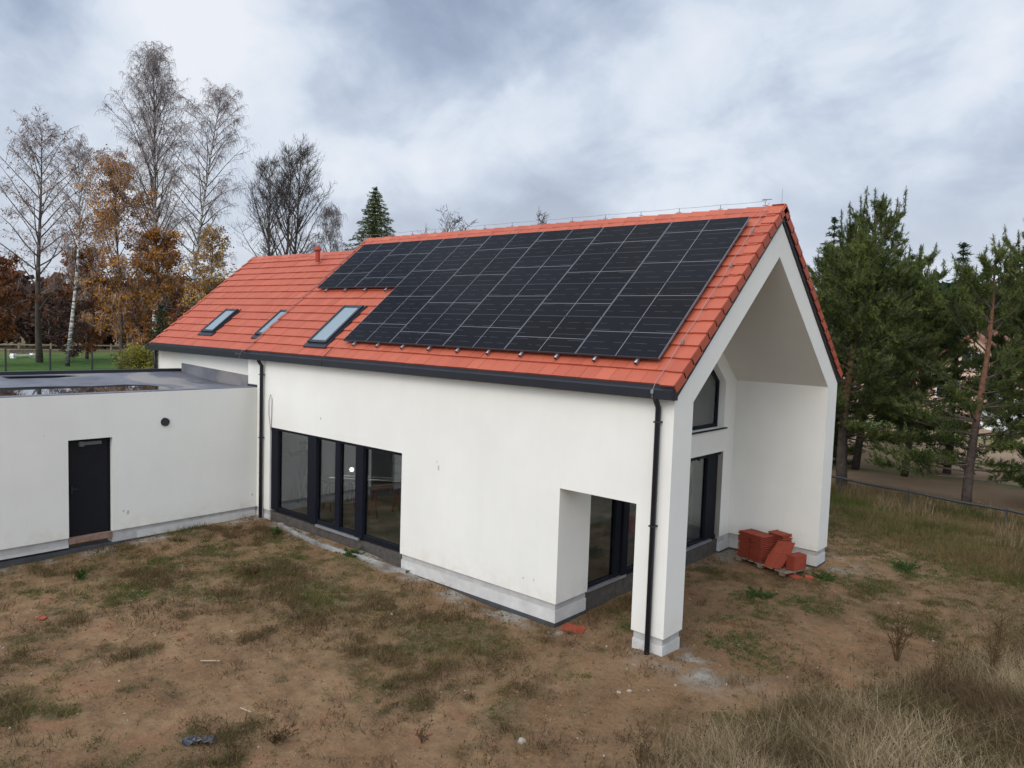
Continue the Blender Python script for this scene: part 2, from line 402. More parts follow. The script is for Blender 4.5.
soil = T.mix(T.m('MULTIPLY', T.mapr(fc, .42, .28), .6), soil, (.07, .05, .035))
veg = T.mix(fb, (.075, .060, .028), (.17, .125, .062))
veg = T.mix(T.m('MULTIPLY', T.mapr(fc, .5, .7), .6), veg, (.20, .16, .10))
vf = T.m('MULTIPLY', A('veg'), T.mapr(T.noise(5, co, 5, .7), .30, .52), clamp=True)
c = T.mix(vf, soil, veg)
c = T.mix(A('chalk'), c, T.mix(fb, (.36, .33, .28), (.22, .18, .13)))
sand = T.mix(T.mapr(T.noise(.12, co, 5, .6), .4, .6), (.27, .175, .10), (.40, .28, .175))
sand = T.mix(T.mapr(T.noise(.07, T.a('ShaderNodeMapping', {0: co, 3: (.6, 2.4, 1)}), 4, .6), .54, .60), sand, (.15, .17, .06))
c = T.mix(A('sand'), c, sand)
c = T.mix(A('lawn'), c, T.mix(fa, (.055, .12, .022), (.085, .155, .035)))
T.l.new(c, b.inputs['Base Color'])
hb = T.m('ADD', T.m('MULTIPLY', fc, 1.0), T.m('MULTIPLY', T.noise(60, co, 4, .7), .5))
bp = T.a('ShaderNodeBump', {'Height': hb, 'Strength': 1.0, 'Distance': .05}); T.l.new(bp, b.inputs['Normal'])
g = np_mesh('ground', np.stack([X, Y, Z], -1).reshape(-1, 3), F, None, m, smooth=True)
def pattr(o, name, arr):
    at = o.data.attributes.new(name, 'FLOAT', 'POINT'); at.data.foreach_set('value', np.asarray(arr, np.float32).ravel())
pattr(g, 'veg', vegmask(X, Y))
pattr(g, 'sand', np.clip(ss(Y + .15 * X, 17.5, 19.5) * ss(X, -45, -25), 0, 1))
pattr(g, 'lawn', ss(-X, 21, 26) * (1 - ss(-X, 62, 75)))
ch = (np.exp(-(Y + .12) ** 2 / .05) * (X < -2) * (X > -12.1) + np.exp(-((X - .45) ** 2 / .5 + (Y - .2) ** 2 / .35)) * .9
      + np.exp(-((X + 11.9) ** 2) / .03) * (Y < 0) * .9 + np.exp(-((X - .1) ** 2 / .25 + (Y - 7.6) ** 2 / .3)) + np.exp(-((X + 2.0) ** 2 / .1 + (Y - 6.3) ** 2 / .5)))
ch = np.clip(ch * 1.5 * ss(fbm(V2, X, Y, 2.6, 3), .40, .62), 0, 1)
pattr(g, 'chalk', ch)
tag(g, kind='structure')

# ------------------------------------------------------------------ house
W, t, pw, ze, zr, zk, za = 7.703, .624, .607, 3.883, 7.116, 3.814, 6.454
h = W / 2; SL = (zr - ze) / h; LEN = math.hypot(1, SL); CU, SU = 1 / LEN, SL / LEN
XF = -2.18; XW = -12.60; XG = -12.153
house = empty('house', (0, 0, 0), label='white stucco house with red tiled gable roof, solar panels and a flat-roofed side part', cat='house')
def wall_grid(mb, us, vs, keep, mk, d0, d1):
    """wall sheet with openings: cells of a u,v grid kept or not, closed all round"""
    K = {(i, j): keep((us[i] + us[i + 1]) / 2, (vs[j] + vs[j + 1]) / 2) for i in range(len(us) - 1) for j in range(len(vs) - 1)}
    for (i, j), k in K.items():
        if not k: continue
        a, b_, c_, d_ = us[i], us[i + 1], vs[j], vs[j + 1]
        mb.face([mk(a, c_, d0), mk(b_, c_, d0), mk(b_, d_, d0), mk(a, d_, d0)]); mb.face([mk(a, c_, d1), mk(a, d_, d1), mk(b_, d_, d1), mk(b_, c_, d1)])
        for (di, dj, p, q) in ((-1, 0, (a, c_), (a, d_)), (1, 0, (b_, c_), (b_, d_)), (0, -1, (a, c_), (b_, c_)), (0, 1, (a, d_), (b_, d_))):
            if not K.get((i + di, j + dj), False): mb.face([mk(*p, d0), mk(*q, d0), mk(*q, d1), mk(*p, d1)])
    return mb
# long wall with the wide glazed opening
WL, WR_, WT = -11.53, -6.408, 2.179
mb = MB(); wall_grid(mb, [XW, WL, WR_, XF], [0, WT, ze + .02], lambda u, v: not (WL < u < WR_ and v < WT), lambda u, v, d: (u, d, v), 0, .30)
mb.build('wall', M['stucco'], house)
# gable frame round the porch: cross-section run back to the recessed facade
poly = [(0, t, 2.116), (0, 0, 2.116), (0, 0, ze), (0, h, zr), (0, W, ze), (0, W, 0), (0, W - t, 0), (0, W - t, zk), (0, h, za), (0, t, zk)]
mb = MB()
def cap(x, flip):
    for q in ([(t, 2.116), (0, 2.116), (0, ze), (t, zk)], [(0, ze), (h, zr), (h, za), (t, zk)], [(h, zr), (W, ze), (W - t, zk), (h, za)], [(W, ze), (W, 0), (W - t, 0), (W - t, zk)]):
        mb.face([(x, *p) for p in (q[::-1] if flip else q)])
cap(0, False); cap(XF, True)
for i in range(len(poly)):
    a, b_ = poly[i], poly[(i + 1) % len(poly)]
    if i == 0: # lintel soffit leaves out the pillar head
        mb.face([(-pw, a[1], a[2]), (-pw, b_[1], b_[2]), (XF, b_[1], b_[2]), (XF, a[1], a[2])]); continue
    mb.face([a, b_, (XF, b_[1], b_[2]), (XF, a[1], a[2])])
mb.build('porch_frame', M['stucco'], house)
mb = MB()
q = [(0, 0), (-pw, 0), (-pw, t), (0, t)]
for i in range(4): mb.face([(q[i][0], q[i][1], 0), (q[(i + 1) % 4][0], q[(i + 1) % 4][1], 0), (q[(i + 1) % 4][0], q[(i + 1) % 4][1], 2.116), (q[i][0], q[i][1], 2.116)])
mb.face([(*p, 0) for p in q]); mb.build('pillar', M['stucco'], house)
# recessed facade: outline with a wide door opening and a house-shaped upper window
def holed_plate(name, outer, holes, x0, x1, material, parent):
    cu = bpy.data.curves.new('tmp', 'CURVE'); cu.dimensions = '2D'; cu.fill_mode = 'BOTH'; cu.extrude = abs(x1 - x0) / 2
    for lp in [outer] + holes:
        sp = cu.splines.new('POLY'); sp.points.add(len(lp) - 1); sp.use_cyclic_u = True
        for p_, (a, b_) in zip(sp.points, lp): p_.co = (a, b_, 0, 1)
    tmp = bpy.data.objects.new('tmp', cu); COL.objects.link(tmp)
    me = bpy.data.meshes.new_from_object(tmp.evaluated_get(bpy.context.evaluated_depsgraph_get()))
    bpy.data.objects.remove(tmp); bpy.data.curves.remove(cu)
    xc = (x0 + x1) / 2
    for v_ in me.vertices: a, b_, c_ = v_.co; v_.co = (xc + c_, a, b_)
    me.name = name; me.materials.clear(); me.materials.append(material)
    o = bpy.data.objects.new(name, me); COL.objects.link(o); o.parent = parent; return o
DY0, DY1, DT = .98, 6.53, 2.116
UW = [(1.22, 2.70), (1.22, 3.80), (h, 3.80 + (h - 1.22) * SL), (6.48, 3.80), (6.48, 2.70)]
holed_plate('facade', [(.3, 0), (DY0, 0), (DY0, DT), (DY1, DT), (DY1, 0), (W - t, 0), (W - t, zk), (h, za), (t, zk), (t, 2.3), (.3, 2.3)], [UW], XF - .28, XF - .001, M['stucco'], house)
# back walls, west gable, wing, annex
mb = MB(); wall_grid(mb, [XW, -11.9, -8.2, -7.2, -3.4, XF], [0, 2.25, ze], lambda u, v: not ((-11.9 < u < -8.2 or -7.2 < u < -3.4) and v < 2.25), lambda u, v, d: (u, d, v), W - .3, W); mb.build('wall', M['stucco'], house)  # rear openings added out of view to let daylight into the room
mb = MB(); mb.prism([(XW + .001, .3, 0), (XW + .001, W - .3, 0), (XW + .001, W - .3, ze + .1), (XW + .001, h, zr - .3), (XW + .001, .3, ze + .1)], (.28, 0, 0)); mb.build('wall', M['stucco'], house)
WX, WY = -18.95, .5
mb = MB(); mb.box(WX, XW - .002, WY, WY + .3, -.3, 3.95); mb.build('wall', M['stucco'], house)
mb = MB(); mb.box(WX, XW - .002, W - .8, W - .5, -.3, 3.95); mb.build('wall', M['stucco'], house)
mb = MB(); mb.prism([(WX, WY + .3, -.3), (WX, W - .8, -.3), (WX, W - .8, 3.95), (WX, h, zr - .55), (WX, WY + .3, 3.95)], (.28, 0, 0)); mb.build('wall', M['stucco'], house)
GD0, GD1, GT = -4.53, -3.61, 2.16
mb = MB(); wall_grid(mb, [-9.2, GD0, GD1, 0], [0, GT, 3.15], lambda u, v: not (GD0 < u < GD1 and v < GT), lambda u, v, d: (d, u, v), XG - .3, XG)
mb.build('wall', M['stucco'], house)
# annex roof sheet falling towards the front wall, parapet, upstand, puddles
def roofz(x): return 3.06 + max(0, -15.3 - x) * .07 + max(0, -14.2 - x) * .01
mb = MB(); n = 40
for i in range(n):
    x0 = XG - .3 - i * 4.9 / n; x1 = XG - .3 - (i + 1) * 4.9 / n
    for j in range(n):
        y0 = -9.2 + j * 9.7 / n; y1 = -9.2 + (j + 1) * 9.7 / n
        zz_ = lambda x, y: roofz(x) + .018 * float(fbm(V2, x, y, .45, 3) - .5)
        if y1 > -.01 and x0 > XW: continue
        mb.face([(x0, y0, zz_(x0, y0)), (x1, y0, zz_(x1, y0)), (x1, y1, zz_(x1, y1)), (x0, y1, zz_(x0, y1))])
mb.build('flat_roof', M['membrane'], house, smooth=True)
mb = MB(); mb.box(-17.55, -17.35, -9.2, .5, 3.05, 3.325); mb.build('parapet', M['fascia'], house)
mb = MB(); mb.prism([(XW - .02, .47, 2.9), (-17.3, .47, 3.0), (-17.3, .47, 3.50), (XW - .02, .47, 3.34)], (0, .027, 0)); mb.build('upstand', M['membrane'], house)
mb = MB(); mb.box(XW + .02, XG - .002, -.03, -.002, 3.0, 3.22); mb.build('flashing', M['fascia'], house)
mb = MB(); mb.box(XG - .31, XG - .015, -9.2, -.003, 3.151, 3.165); mb.build('added_top_strip', M['membrane'], house)  # membrane strip added to darken the wall top where it caught too much sky
def puddle(x0, x1, pts, lev):
    mb = MB(); mb.face([(x, y, lev) for x, y in pts]); o = mb.build('puddle', M['water'], house, recalc=False); return o
puddle(0, 0, [(-12.475, -9.1), (-12.475, -1.9), (-13.2, -1.75), (-14.0, -1.55), (-14.7, -1.65), (-15.15, -2.1), (-15.0, -3.0), (-15.35, -3.6), (-15.5, -4.8), (-15.3, -6.2), (-15.5, -9.1)], 3.078)
puddle(0, 0, [(-16.75, -4.35), (-16.7, -3.3), (-16.9, -2.55), (-17.1, -3.3), (-17.12, -4.4)], 3.225)
# low plinths
def plinth(x0, x1, y0, y1, k=.035, top=0.0):
    for k_, z0_, z1_, nm, mt in ((1, -.13, top - .001, 'plinth', 'plinth_grey'), (.6, -.36, -.131, 'plinth', 'plinth'), (.3, -.8, -.361, 'foundation', 'bitumen')):  # grey top band has the shade below the stucco edge in its colour
        mb = MB(); mb.box(x0 + k * k_, x1 - k * k_, y0 + k * k_, y1 - k * k_, z0_, z1_); mb.build(nm, M[mt], house)
plinth(WR_, XF, 0, 1.0); plinth(XW, WL, 0, .6); plinth(-pw, 0, 0, t); plinth(XF - .3, 0, W - t, W); plinth(XF - .4, XF + .035, DY1, W - t + .03)
for a_ in ((XG - .3, XG - .04, -9.2, GD0, -.16, -.001), (XG - .3, XG - .04, GD1, GD1 + .549, -.27, -.001), (XG - .3, XG - .04, GD1 + .55, -.002, -.10, -.001)): mb = MB(); mb.box(*a_); mb.build('plinth', M['plinth_grey'], house)
for a_ in ((XG - .3, XG - .025, -9.2, GD0, -.22, -.161), (XG - .3, XG - .025, GD1 + .55, -.002, -.27, -.101)): mb = MB(); mb.box(*a_); mb.build('plinth', M['plinth'], house)
mb = MB(); mb.box(XG - .3, XG - .012, -9.2, -.002, -.8, -.271); mb.build('foundation', M['bitumen'], house)
M['insul'] = mat('insulation_base', (.062, .052, .044), .9, var=.4, vscale=8)[0]
for a_ in ((WL, WR_, .05, .5, -.8, -.03), (XF - .5, XF - .05, DY0, DY1, -.8, -.05)): mb = MB(); mb.box(*a_); mb.build('threshold_base', M['insul'], house)
# roof slabs (dark edge) and tiled coverings
def slope_pt(x, s, n, side=1, dz=0):
    """s up the slope from the wall head, n along the normal; side 1 near slope, -1 far slope"""
    y = s * CU - n * SU; z = ze + s * SU + n * CU + dz
    return (x, y if side == 1 else W - y, z)
SLOPE = h * LEN
def roof_slab(x0, x1, dz, s0):
    mb = MB()
    for side in (1, -1):
        a = [slope_pt(x0, s0, .012, side, dz), slope_pt(x0, s0, .2, side, dz), (x0, h, zr + .2 / CU + dz), (x0, h, zr + .012 / CU + dz)]
        mb.prism(a, (x1 - x0, 0, 0))
    return mb.build('roof_edge', M['fascia'], house)
roof_slab(XW + .04, .03, 0, -.02); roof_slab(WX + .04, XW + .037, -.33, WY / CU - .1)
def tiles(x0, x1, dz, s0, side, rnd):
    mb = MB(); smax = SLOPE + .2 * SL - .02; nc = round((smax - s0) / .325); dl = (smax - s0) / nc; tw = .30
    for i in range(nc):
        a = s0 + i * dl; b_ = a + dl + .05; off = (i % 2) * tw / 2
        x = x0 - off
        while x < x1:
            l, r_ = max(x, x0) , min(x + tw - .006, x1)
            x += tw
            if r_ - l < .03: continue
            j = rnd.uniform(-.004, .004); n0 = .262 + j; n1 = .228 + j * .5; tk = .03; v_ = min(1, max(0, rnd.gauss(.5, .13)))
            p = [slope_pt(l, a, n0, side, dz), slope_pt(r_, a, n0 + rnd.uniform(-.002, .002), side, dz), slope_pt(r_, b_, n1, side, dz), slope_pt(l, b_, n1, side, dz)]
            f_ = [slope_pt(l, a, n0 - tk, side, dz), slope_pt(r_, a, n0 - tk, side, dz)]
            mb.face(p, v_); mb.face([f_[0], f_[1], p[1], p[0]], v_ * .6)
            mb.face([p[0], p[3], slope_pt(l, b_, n1 - .02, side, dz), f_[0]], v_ * .5); mb.face([p[1], f_[1], slope_pt(r_, b_, n1 - .02, side, dz), p[2]], v_ * .5)
    # dark under-layer
    u = [slope_pt(x0 + .01, s0 + .02, .205, side, dz), slope_pt(x1 - .01, s0 + .02, .205, side, dz), slope_pt(x1 - .01, smax, .205, side, dz), slope_pt(x0 + .01, smax, .205, side, dz)]
    mb.face(u, 0)
    return mb
rnd = random.Random(3)
tiles(XW + .03, -.02, 0, .06, 1, rnd).build('roof', M['tile'], house)
tiles(XW + .03, -.02, 0, .06, -1, rnd).build('roof', M['tile'], house)
tiles(WX + .06, XW + .025, -.33, .50, 1, rnd).build('roof', M['tile'], house)
tiles(WX + .06, XW + .025, -.33, .50, -1, rnd).build('roof', M['tile'], house)
def verge(xa, xb, dz, s0, side, sgn):
    mb = MB(); smax = SLOPE + .2 * SL + .05; nc = 16; dl = (smax - s0) / nc
    for i in range(nc):
        a = s0 + i * dl; b_ = a + dl + .03; v_ = min(1, max(0, rnd.gauss(.55, .25)))
        n0, n1 = .272, .24
        for (la, lb, na0, na1, th) in ((xa, xb, n0, n1, .03),):
            P = [[slope_pt(x, s_, n_, side, dz) for n_ in (n0 if s_ == a else n1, (n0 if s_ == a else n1) - .03)] for x in (la, lb) for s_ in (a, b_)]
            # top plate
            mb.face([P[0][0], P[2][0], P[3][0], P[1][0]], v_); mb.face([P[0][0], P[0][1], P[2][1], P[2][0]], v_ * .6)
        xo = xb; # outer flap hanging over the edge
        q_ = [slope_pt(xo, a, n0, side, dz), slope_pt(xo, b_, n1, side, dz), slope_pt(xo, b_, n1 - .15, side, dz), slope_pt(xo, a, n0 - .15, side, dz)]
        mb.prism(q_, (-.018 * sgn, 0, 0), v_ * .75)
    return mb
verge(-.20, .065, 0, .03, 1, 1).build('verge_tiles', M['tile'], house); verge(-.20, .065, 0, .03, -1, 1).build('verge_tiles', M['tile'], house)
verge(XW + .12, XW + .02, 0, .03, 1, -1).build('verge_tiles', M['tile'], house); verge(WX + .16, WX + .02, -.33, .47, 1, -1).build('verge_tiles', M['tile'], house)
def ridge(x0, x1, dz):
    mb = MB(); n = round((x1 - x0) / .40); d = (x1 - x0) / n
    for i in range(n):
        a = x0 + i * d; b_ = a + d + .02; v_ = min(1, max(0, rnd.gauss(.5, .25))); z0 = zr + .215 / CU + dz
        for sd_, w_ in ((1, .15), (-1, .15)):
            for k, (ra, rb) in enumerate(((0, 0),)):
                pa = [(a, h, z0 + .055), (b_, h, z0 + .035), (b_, h - sd_ * w_, z0 + .035 - w_ * SL * .92), (a, h - sd_ * w_, z0 + .055 - w_ * SL * .92)]
                mb.prism(pa, (0, 0, -.022), v_)
    return mb.build('ridge_tiles', M['tile'], house)
ridge(XW + .02, .065, 0); ridge(WX + .0, XW + .015, -.33)
# gutters: boxy dark channel with brackets line, plus fascia behind it
def gutter(x0, x1, y, z, name='gutter'):
    mb = MB()
    prof = [(0, 0), (0, -.15), (-.115, -.15), (-.13, -.005), (-.122, -.005), (-.108, -.142), (-.008, -.142), (-.008, 0)]
    mb.prism([(x0, y + a, z + b_) for a, b_ in prof], (x1 - x0, 0, 0))
    for xe in (x0 + .002, x1 - .01): mb.box(xe, xe + .008, y - .118, y - .002, z - .148, z - .008)
    g_ = mb.build(name, M['anthracite'], house)
    m2 = MB(); m2.box(x0, x1, y + .002, y + .10, z - .16, z + .085); m2.build('fascia_board', M['fascia'], house)
    return g_
gutter(XW + .0, .05, -.10, 4.035); gutter(WX - .0, XW + .08, .20, 4.0)
def downpipe(x, y, ztop, zbot, r_=.045):
    mb = MB(); mb.tube([(x, y - .05, ztop), (x, y - .05, ztop - .10), (x, y + .04, ztop - .22), (x, y + .04, zbot)], r_, 12)
    o = mb.build('downpipe', M['anthracite'], house, smooth=True)
    for zc in (ztop - .45, (ztop + zbot) / 2): m2 = MB(); m2.box(x - r_ - .006, x + r_ + .006, y - .012, 0, zc - .012, zc + .012); m2.build('pipe_clamp', M['anthracite'], o)
downpipe(-.245, -.115, 3.96, -.30); downpipe(-11.83, -.115, 3.96, -.22)
mb = MB(); mb.tube([(-18.97, .42, 3.95), (-18.97, .42, 2.9)], .045, 10); mb.build('downpipe', M['anthracite'], house, smooth=True)
mb = MB(); mb.tube([(-.245, -.075, -.30), (-.245, -.075, -.42)], .038, 10); mb.build('pipe_stub', M['plinth_grey'], house)
mb = MB(); mb.tube([(XW - .35, -.17, 3.98), (XW - .1, -.17, 3.98)], .035, 8); mb.build('gutter_outlet', M['anthracite'], house)

# windows -----------------------------------------------------------
def window_y(y, stiles, x0, x1, z0, z1, thick, bottom=.09, topb=.07, parent=None):
    """frame mesh in a plane y=const with one pane child per light; stiles: list of (xa, xb, depth offset)"""
    mb = MB(); mb.box(x0, x1, y, y + thick, z0, z0 + bottom); mb.box(x0, x1, y, y + thick, z1 - topb, z1)
    for i, (a, b_, dy) in enumerate(stiles): mb.box(a, b_, y - .012 - dy, y + thick + .01, z0 + (.001 if i % 2 else .002), z1 - .002)
    fr = mb.build('window', M['frame'], parent)
    for i in range(len(stiles) - 1):
        m2 = MB(); m2.box(stiles[i][1], stiles[i + 1][0], y + .045, y + .049, z0 + bottom, z1 - topb); m2.build('pane', M['glass'], fr)
    return fr
bw = window_y(.055, [(-11.528, -11.22, .0), (-9.89, -9.54, .02), (-8.81, -8.63, .0), (-8.02, -7.75, .02), (-6.46, -6.411, .0)], WL + .001, WR_ - .001, .03, WT - .001, .09, parent=house)
m2 = MB(); m2.box(-9.52, -7.85, .0, .05, -.028, .03); m2.build('threshold', M['alu'], bw)
def window_x(x, stiles, y0, y1, z0, z1, bottom=.10, topb=.08, name='glazed_door'):
    mb = MB(); mb.box(x - .09, x, y0, y1, z0, z0 + bottom); mb.box(x - .09, x, y0, y1, z1 - topb, z1)
    for i, (a, b_, d) in enumerate(stiles): mb.box(x - .10, x + .012 + d, a, b_, z0 + .002, z1 - .002)
    fr = mb.build(name, M['frame'], house)
    for i in range(len(stiles) - 1):
        m2 = MB(); m2.box(x - .049, x - .045, stiles[i][1], stiles[i + 1][0], z0 + bottom, z1 - topb); m2.build('pane', M['glass'], fr)
    return fr
dr = window_x(XF - .10, [(DY0 + .001, DY0 + .07, 0), (2.02, 2.20, 0), (2.24, 2.44, .04), (3.5, 3.6, 0), (4.72, 4.98, .03), (5.92, 6.44, .0)], DY0 + .001, DY1 - .001, -.045, DT - .001)
for a_ in ((XF - .13, XF - .03, DY0 + .05, 2.4, -.046, .0), (XF - .13, XF - .03, 4.9, 6.2, -.046, .0)): m2 = MB(); m2.box(*a_); m2.build('threshold', M['alu'], dr)
m2 = MB(); m2.box(XF - .10, XF - .04, 4.6, 6.50, DT - .085, DT - .003)
for yy in (4.85, 5.3, 5.75, 6.2): m2.box(XF - .04, XF - .02, yy, yy + .09, DT - .11, DT - .005)
m2.build('shutter_rail', M['frame'], dr)
# upper window, gable shaped
xg_ = XF - .17
mb = MB()
inn = [(1.30, 2.78), (1.30, 3.80 - .03), (h, 3.80 + (h - 1.22) * SL - .11), (6.40, 3.80 - .03), (6.40, 2.78)]
for i in range(5):
    j = (i + 1) % 5; mb.prism([(xg_, *UW[i]), (xg_, *UW[j]), (xg_, *inn[j]), (xg_, *inn[i])], (-.07, 0, 0))
mb.box(xg_ - .071, xg_ + .001, h - .05, h + .05, 2.78, 5.8)
uw = mb.build('window', M['frame'], house)
m2 = MB(); m2.prism([(xg_ - .03, *p) for p in inn], (-.004, 0, 0)); m2.build('pane', M['glass'], uw)
m2 = MB(); m2.box(XF - .165, XF + .06, 1.20, 6.56, 2.672, 2.699); m2.build('sill', M['frame'], uw)
# annex door
mb = MB(); mb.box(XG - .20, XG - .15, GD0 + .04, GD1 - .04, -.02, GT - .04)
for zc in (.5, 1.0, 1.5): pass
gd = mb.build('door', M['door'], house)
m2 = MB(); m2.box(XG - .21, XG - .13, GD0 + .001, GD0 + .045, -.02, GT - .002); m2.box(XG - .21, XG - .13, GD1 - .045, GD1 - .001, -.02, GT - .002); m2.box(XG - .21, XG - .132, GD0 + .045, GD1 - .045, GT - .05, GT - .002); m2.build('frame', M['frame'], gd)
m2 = MB(); m2.box(XG - .148, XG - .11, -4.28, -3.80, GT - .15, GT - .075); m2.box(XG - .13, XG - .085, -4.27, -4.17, GT - .17, GT - .06); m2.build('door_closer', mat('closer_grey', (.10, .10, .10), .4)[0], gd)
m2 = MB(); m2.box(XG - .15, XG - .10, -4.45, -4.41, .95, 1.12); m2.tube([(XG - .11, -4.43, 1.05), (XG - .08, -4.43, 1.05), (XG - .08, -4.32, 1.05)], .011, 8); m2.build('handle', M['anthracite'], gd)
m2 = MB(); m2.box(XG - .28, XG - .02, GD0 + .001, GD1 - .001, -.15, -.025); m2.build('sill', M['red_sill'], gd)
# round vent hole in the annex wall
mb = MB(); mb.tube([(XG + .03, -2.42, 2.42), (XG + .004, -2.42, 2.42)], [.088, .092], 20)
vv = mb.build('wall_vent', M['black_plastic'], house, smooth=False)
m2 = MB(); m2.tube([(XG + .002, -2.42, 2.42), (XG + .034, -2.42, 2.42)], [.10, .10], 24, cap=False); m2.build('vent_ring', M['anthracite'], vv)
# cable loop and scuffs on the render
mb = MB(); mb.tube([(-11.50, -.012, 2.15), (-11.56, -.02, 2.5), (-11.55, -.03, 2.85), (-11.47, -.03, 3.02), (-11.42, -.02, 2.9), (-11.44, -.015, 2.4), (-11.46, -.01, 2.1)], .008, 6); mb.build('cable', M['zinc'], house)
def scuff(fx, x, z, s_, n=7, seed=0):
    rr = random.Random(seed); pts = []
    for k in range(n):
        a = 2 * math.pi * k / n; r_ = s_ * rr.uniform(.35, 1); pts.append(fx(x + math.cos(a) * r_ * .6, z + math.sin(a) * r_))
    return pts
for i, (x, z, s_) in enumerate(((-9.35, 2.62, .05), (-5.28, 2.02, .075), (-5.33, 2.15, .03), (-2.95, .30, .04), (-2.7, .33, .05))):
    mb = MB(); mb.face(scuff(lambda a, b_: (a, -.0025, b_), x, z, s_, 7, i)); mb.build('wall_scuff', M['mark'], house, recalc=False)
for i, (y, z, s_) in enumerate(((-3.38, .42, .05), (-3.28, .38, .07), (-.12, .32, .06), (-5.0, 2.3, .03))):
    mb = MB(); mb.face(scuff(lambda a, b_: (XG + .0025, a, b_), y, z, s_, 7, i + 9)); mb.build('wall_scuff', M['mark'], house, recalc=False)
# lightning protection
z0 = zr + .215 / CU + .05
mb = MB(); prev = None
for i in range(14):
    x = -.35 - i * .93
    mb.beam((x, h, z0 - .03), (x, h, z0 + .09), .010); mb.beam((x - .05, h, z0 + .01), (x + .05, h, z0 + .01), .012)
mb.tube([(-.35 - i * .31, h, z0 + .095 - .012 * math.sin(i * math.pi / 3) ** 2) for i in range(40)], .0035, 5)
mb.beam((-.42, h, z0 + .12), (-.22, h, z0 + .12), .016); mb.beam((-.35, h - .06, z0 + .12), (-.35, h + .06, z0 + .12), .014)
lw = mb.build('lightning_wire', M['zinc'], house)
m2 = MB(); m2.beam((-.02, h, z0 - .02), (-.02, h, z0 + .30), .005); m2.build('air_rod', M['zinc'], lw)
mb = MB()
pts = [slope_pt(-.24 + .012 * math.sin(k * 1.7), s_, .33, 1) for k, s_ in enumerate(np.linspace(SLOPE + .2, .05, 18))]
pts += [(-.27, -.235, 4.03), (-.27, -.24, 3.9)]
mb.tube(pts, .0055, 5)
for s_ in (1.05, 3.2, 4.3): p = Vector(slope_pt(-.24, s_, .31, 1)); mb.box(p.x - .02, p.x + .02, p.y - .02, p.y + .02, p.z - .03, p.z + .03)
mb.box(-.29, -.25, -.26, -.22, 3.97, 4.03); mb.build('lightning_wire', M['zinc'], house)
mb = MB(); mb.tube([slope_pt(XW + .12, s_, .31, 1) for s_ in np.linspace(SLOPE + .15, .05, 12)] + [(XW + .0, -.22, 4.05), (XW - .05, -.24, 3.9)], .005, 5); mb.build('lightning_wire', M['zinc'], house)
mb = MB(); mb.tube([slope_pt(-9.0, .34, .30, 1), slope_pt(-9.02, .08, .29, 1), (-9.04, -.22, 4.06), (-9.04, -.24, 3.92)], .009, 6); mb.build('cable', M['black_plastic'], house)
# roof vent
p = Vector(slope_pt(-14.35, 3.75 / 1.0, .0, 1, -.33))
mb = MB(); mb.tube([(-14.3, 3.30, 6.75), (-14.3, 3.30, 7.10)], .07, 12); mb.tube([(-14.3, 3.30, 7.10), (-14.3, 3.30, 7.13), (-14.3, 3.30, 7.22)], [.12, .12, .06], 12); mb.build('roof_vent', M['tile_side'], house)
# skylights
def skylight(x0, x1, s0, s1, dz=0):
    mb = MB(); A_ = lambda x, s_, n_: slope_pt(x, s_, n_, 1, dz)
    def slab(xa, xb, sa, sb, na, nb):
        mb.prism([A_(xa, sa, na), A_(xb, sa, na), A_(xb, sb, na), A_(xa, sb, na)], Vector((0, -SU, CU)) * (nb - na))
    wd = .075
    slab(x0, x0 + wd, s0, s1, .20, .335); slab(x1 - wd, x1, s0, s1, .20, .335); slab(x0 + wd, x1 - wd, s0, s0 + wd, .20, .33); slab(x0 + wd, x1 - wd, s1 - wd, s1, .20, .33)
    slab(x0 - .07, x1 + .07, s0 - .13, s0 - .002, .235, .285); slab(x0 - .06, x0 - .002, s0, s1 + .05, .235, .285); slab(x1 + .002, x1 + .06, s0, s1 + .05, .235, .285)
    o = mb.build('skylight', M['fascia'], house)
    m2 = MB(); m2.prism([A_(x0 + wd, s0 + wd, .30), A_(x1 - wd, s0 + wd, .30), A_(x1 - wd, s1 - wd, .30), A_(x0 + wd, s1 - wd, .30)], Vector((0, -SU, CU)) * .012); m2.build('pane', M['sky_glass'], o)
skylight(-10.16, -9.40, .46, 1.90)
skylight(-13.42, -12.78, 1.12, 2.20, -.33); skylight(-16.45, -15.75, 1.12, 2.20, -.33)
# solar panels
PX, PS, PN = 1.672, 1.043, .36
S0 = .545
def pv_proto(flip):
    mb = MB(); mb.box(.0081, PX - .0201, .0061, PS - .0161, -.02, 0)
    o = mb.build('solar_panel', M['cells']); uvl = o.data.uv_layers.new(name='UVMap')
    for lp in o.data.loops:
        v_ = o.data.vertices[lp.vertex_index].co; uvl.data[lp.index].uv = (v_.x, (PS - .013 - v_.y) if flip else v_.y)
    a, b_ = PX - .012, PS - .010; wx, wy = .008, .006
    m2 = MB(); oc = [(0, 0), (a, 0), (a, b_), (0, b_)]; ic = [(wx, wy), (a - wx, wy), (a - wx, b_ - wy), (wx, b_ - wy)]
    m2.v = [(x, y, z) for z in (.004, -.035) for q in (oc, ic) for x, y in q]
    for k in range(4):
        l = (k + 1) % 4
        m2.f += [(k, l, 4 + l, 4 + k), (8 + k, 8 + l, l, k), (4 + k, 4 + l, 12 + l, 12 + k), (12 + k, 12 + l, 8 + l, 8 + k)]; m2.t += [.5] * 4
    fr = m2.build('frame', M['pv_frame'], o); fr.data.materials.append(M['pv_dark'])
    for p_ in fr.data.polygons:
        if p_.center.y < .0062 or p_.center.y > b_ - .0062: p_.material_index = 1
    return o
protos = [pv_proto(False), pv_proto(True)]; used = [False, False]
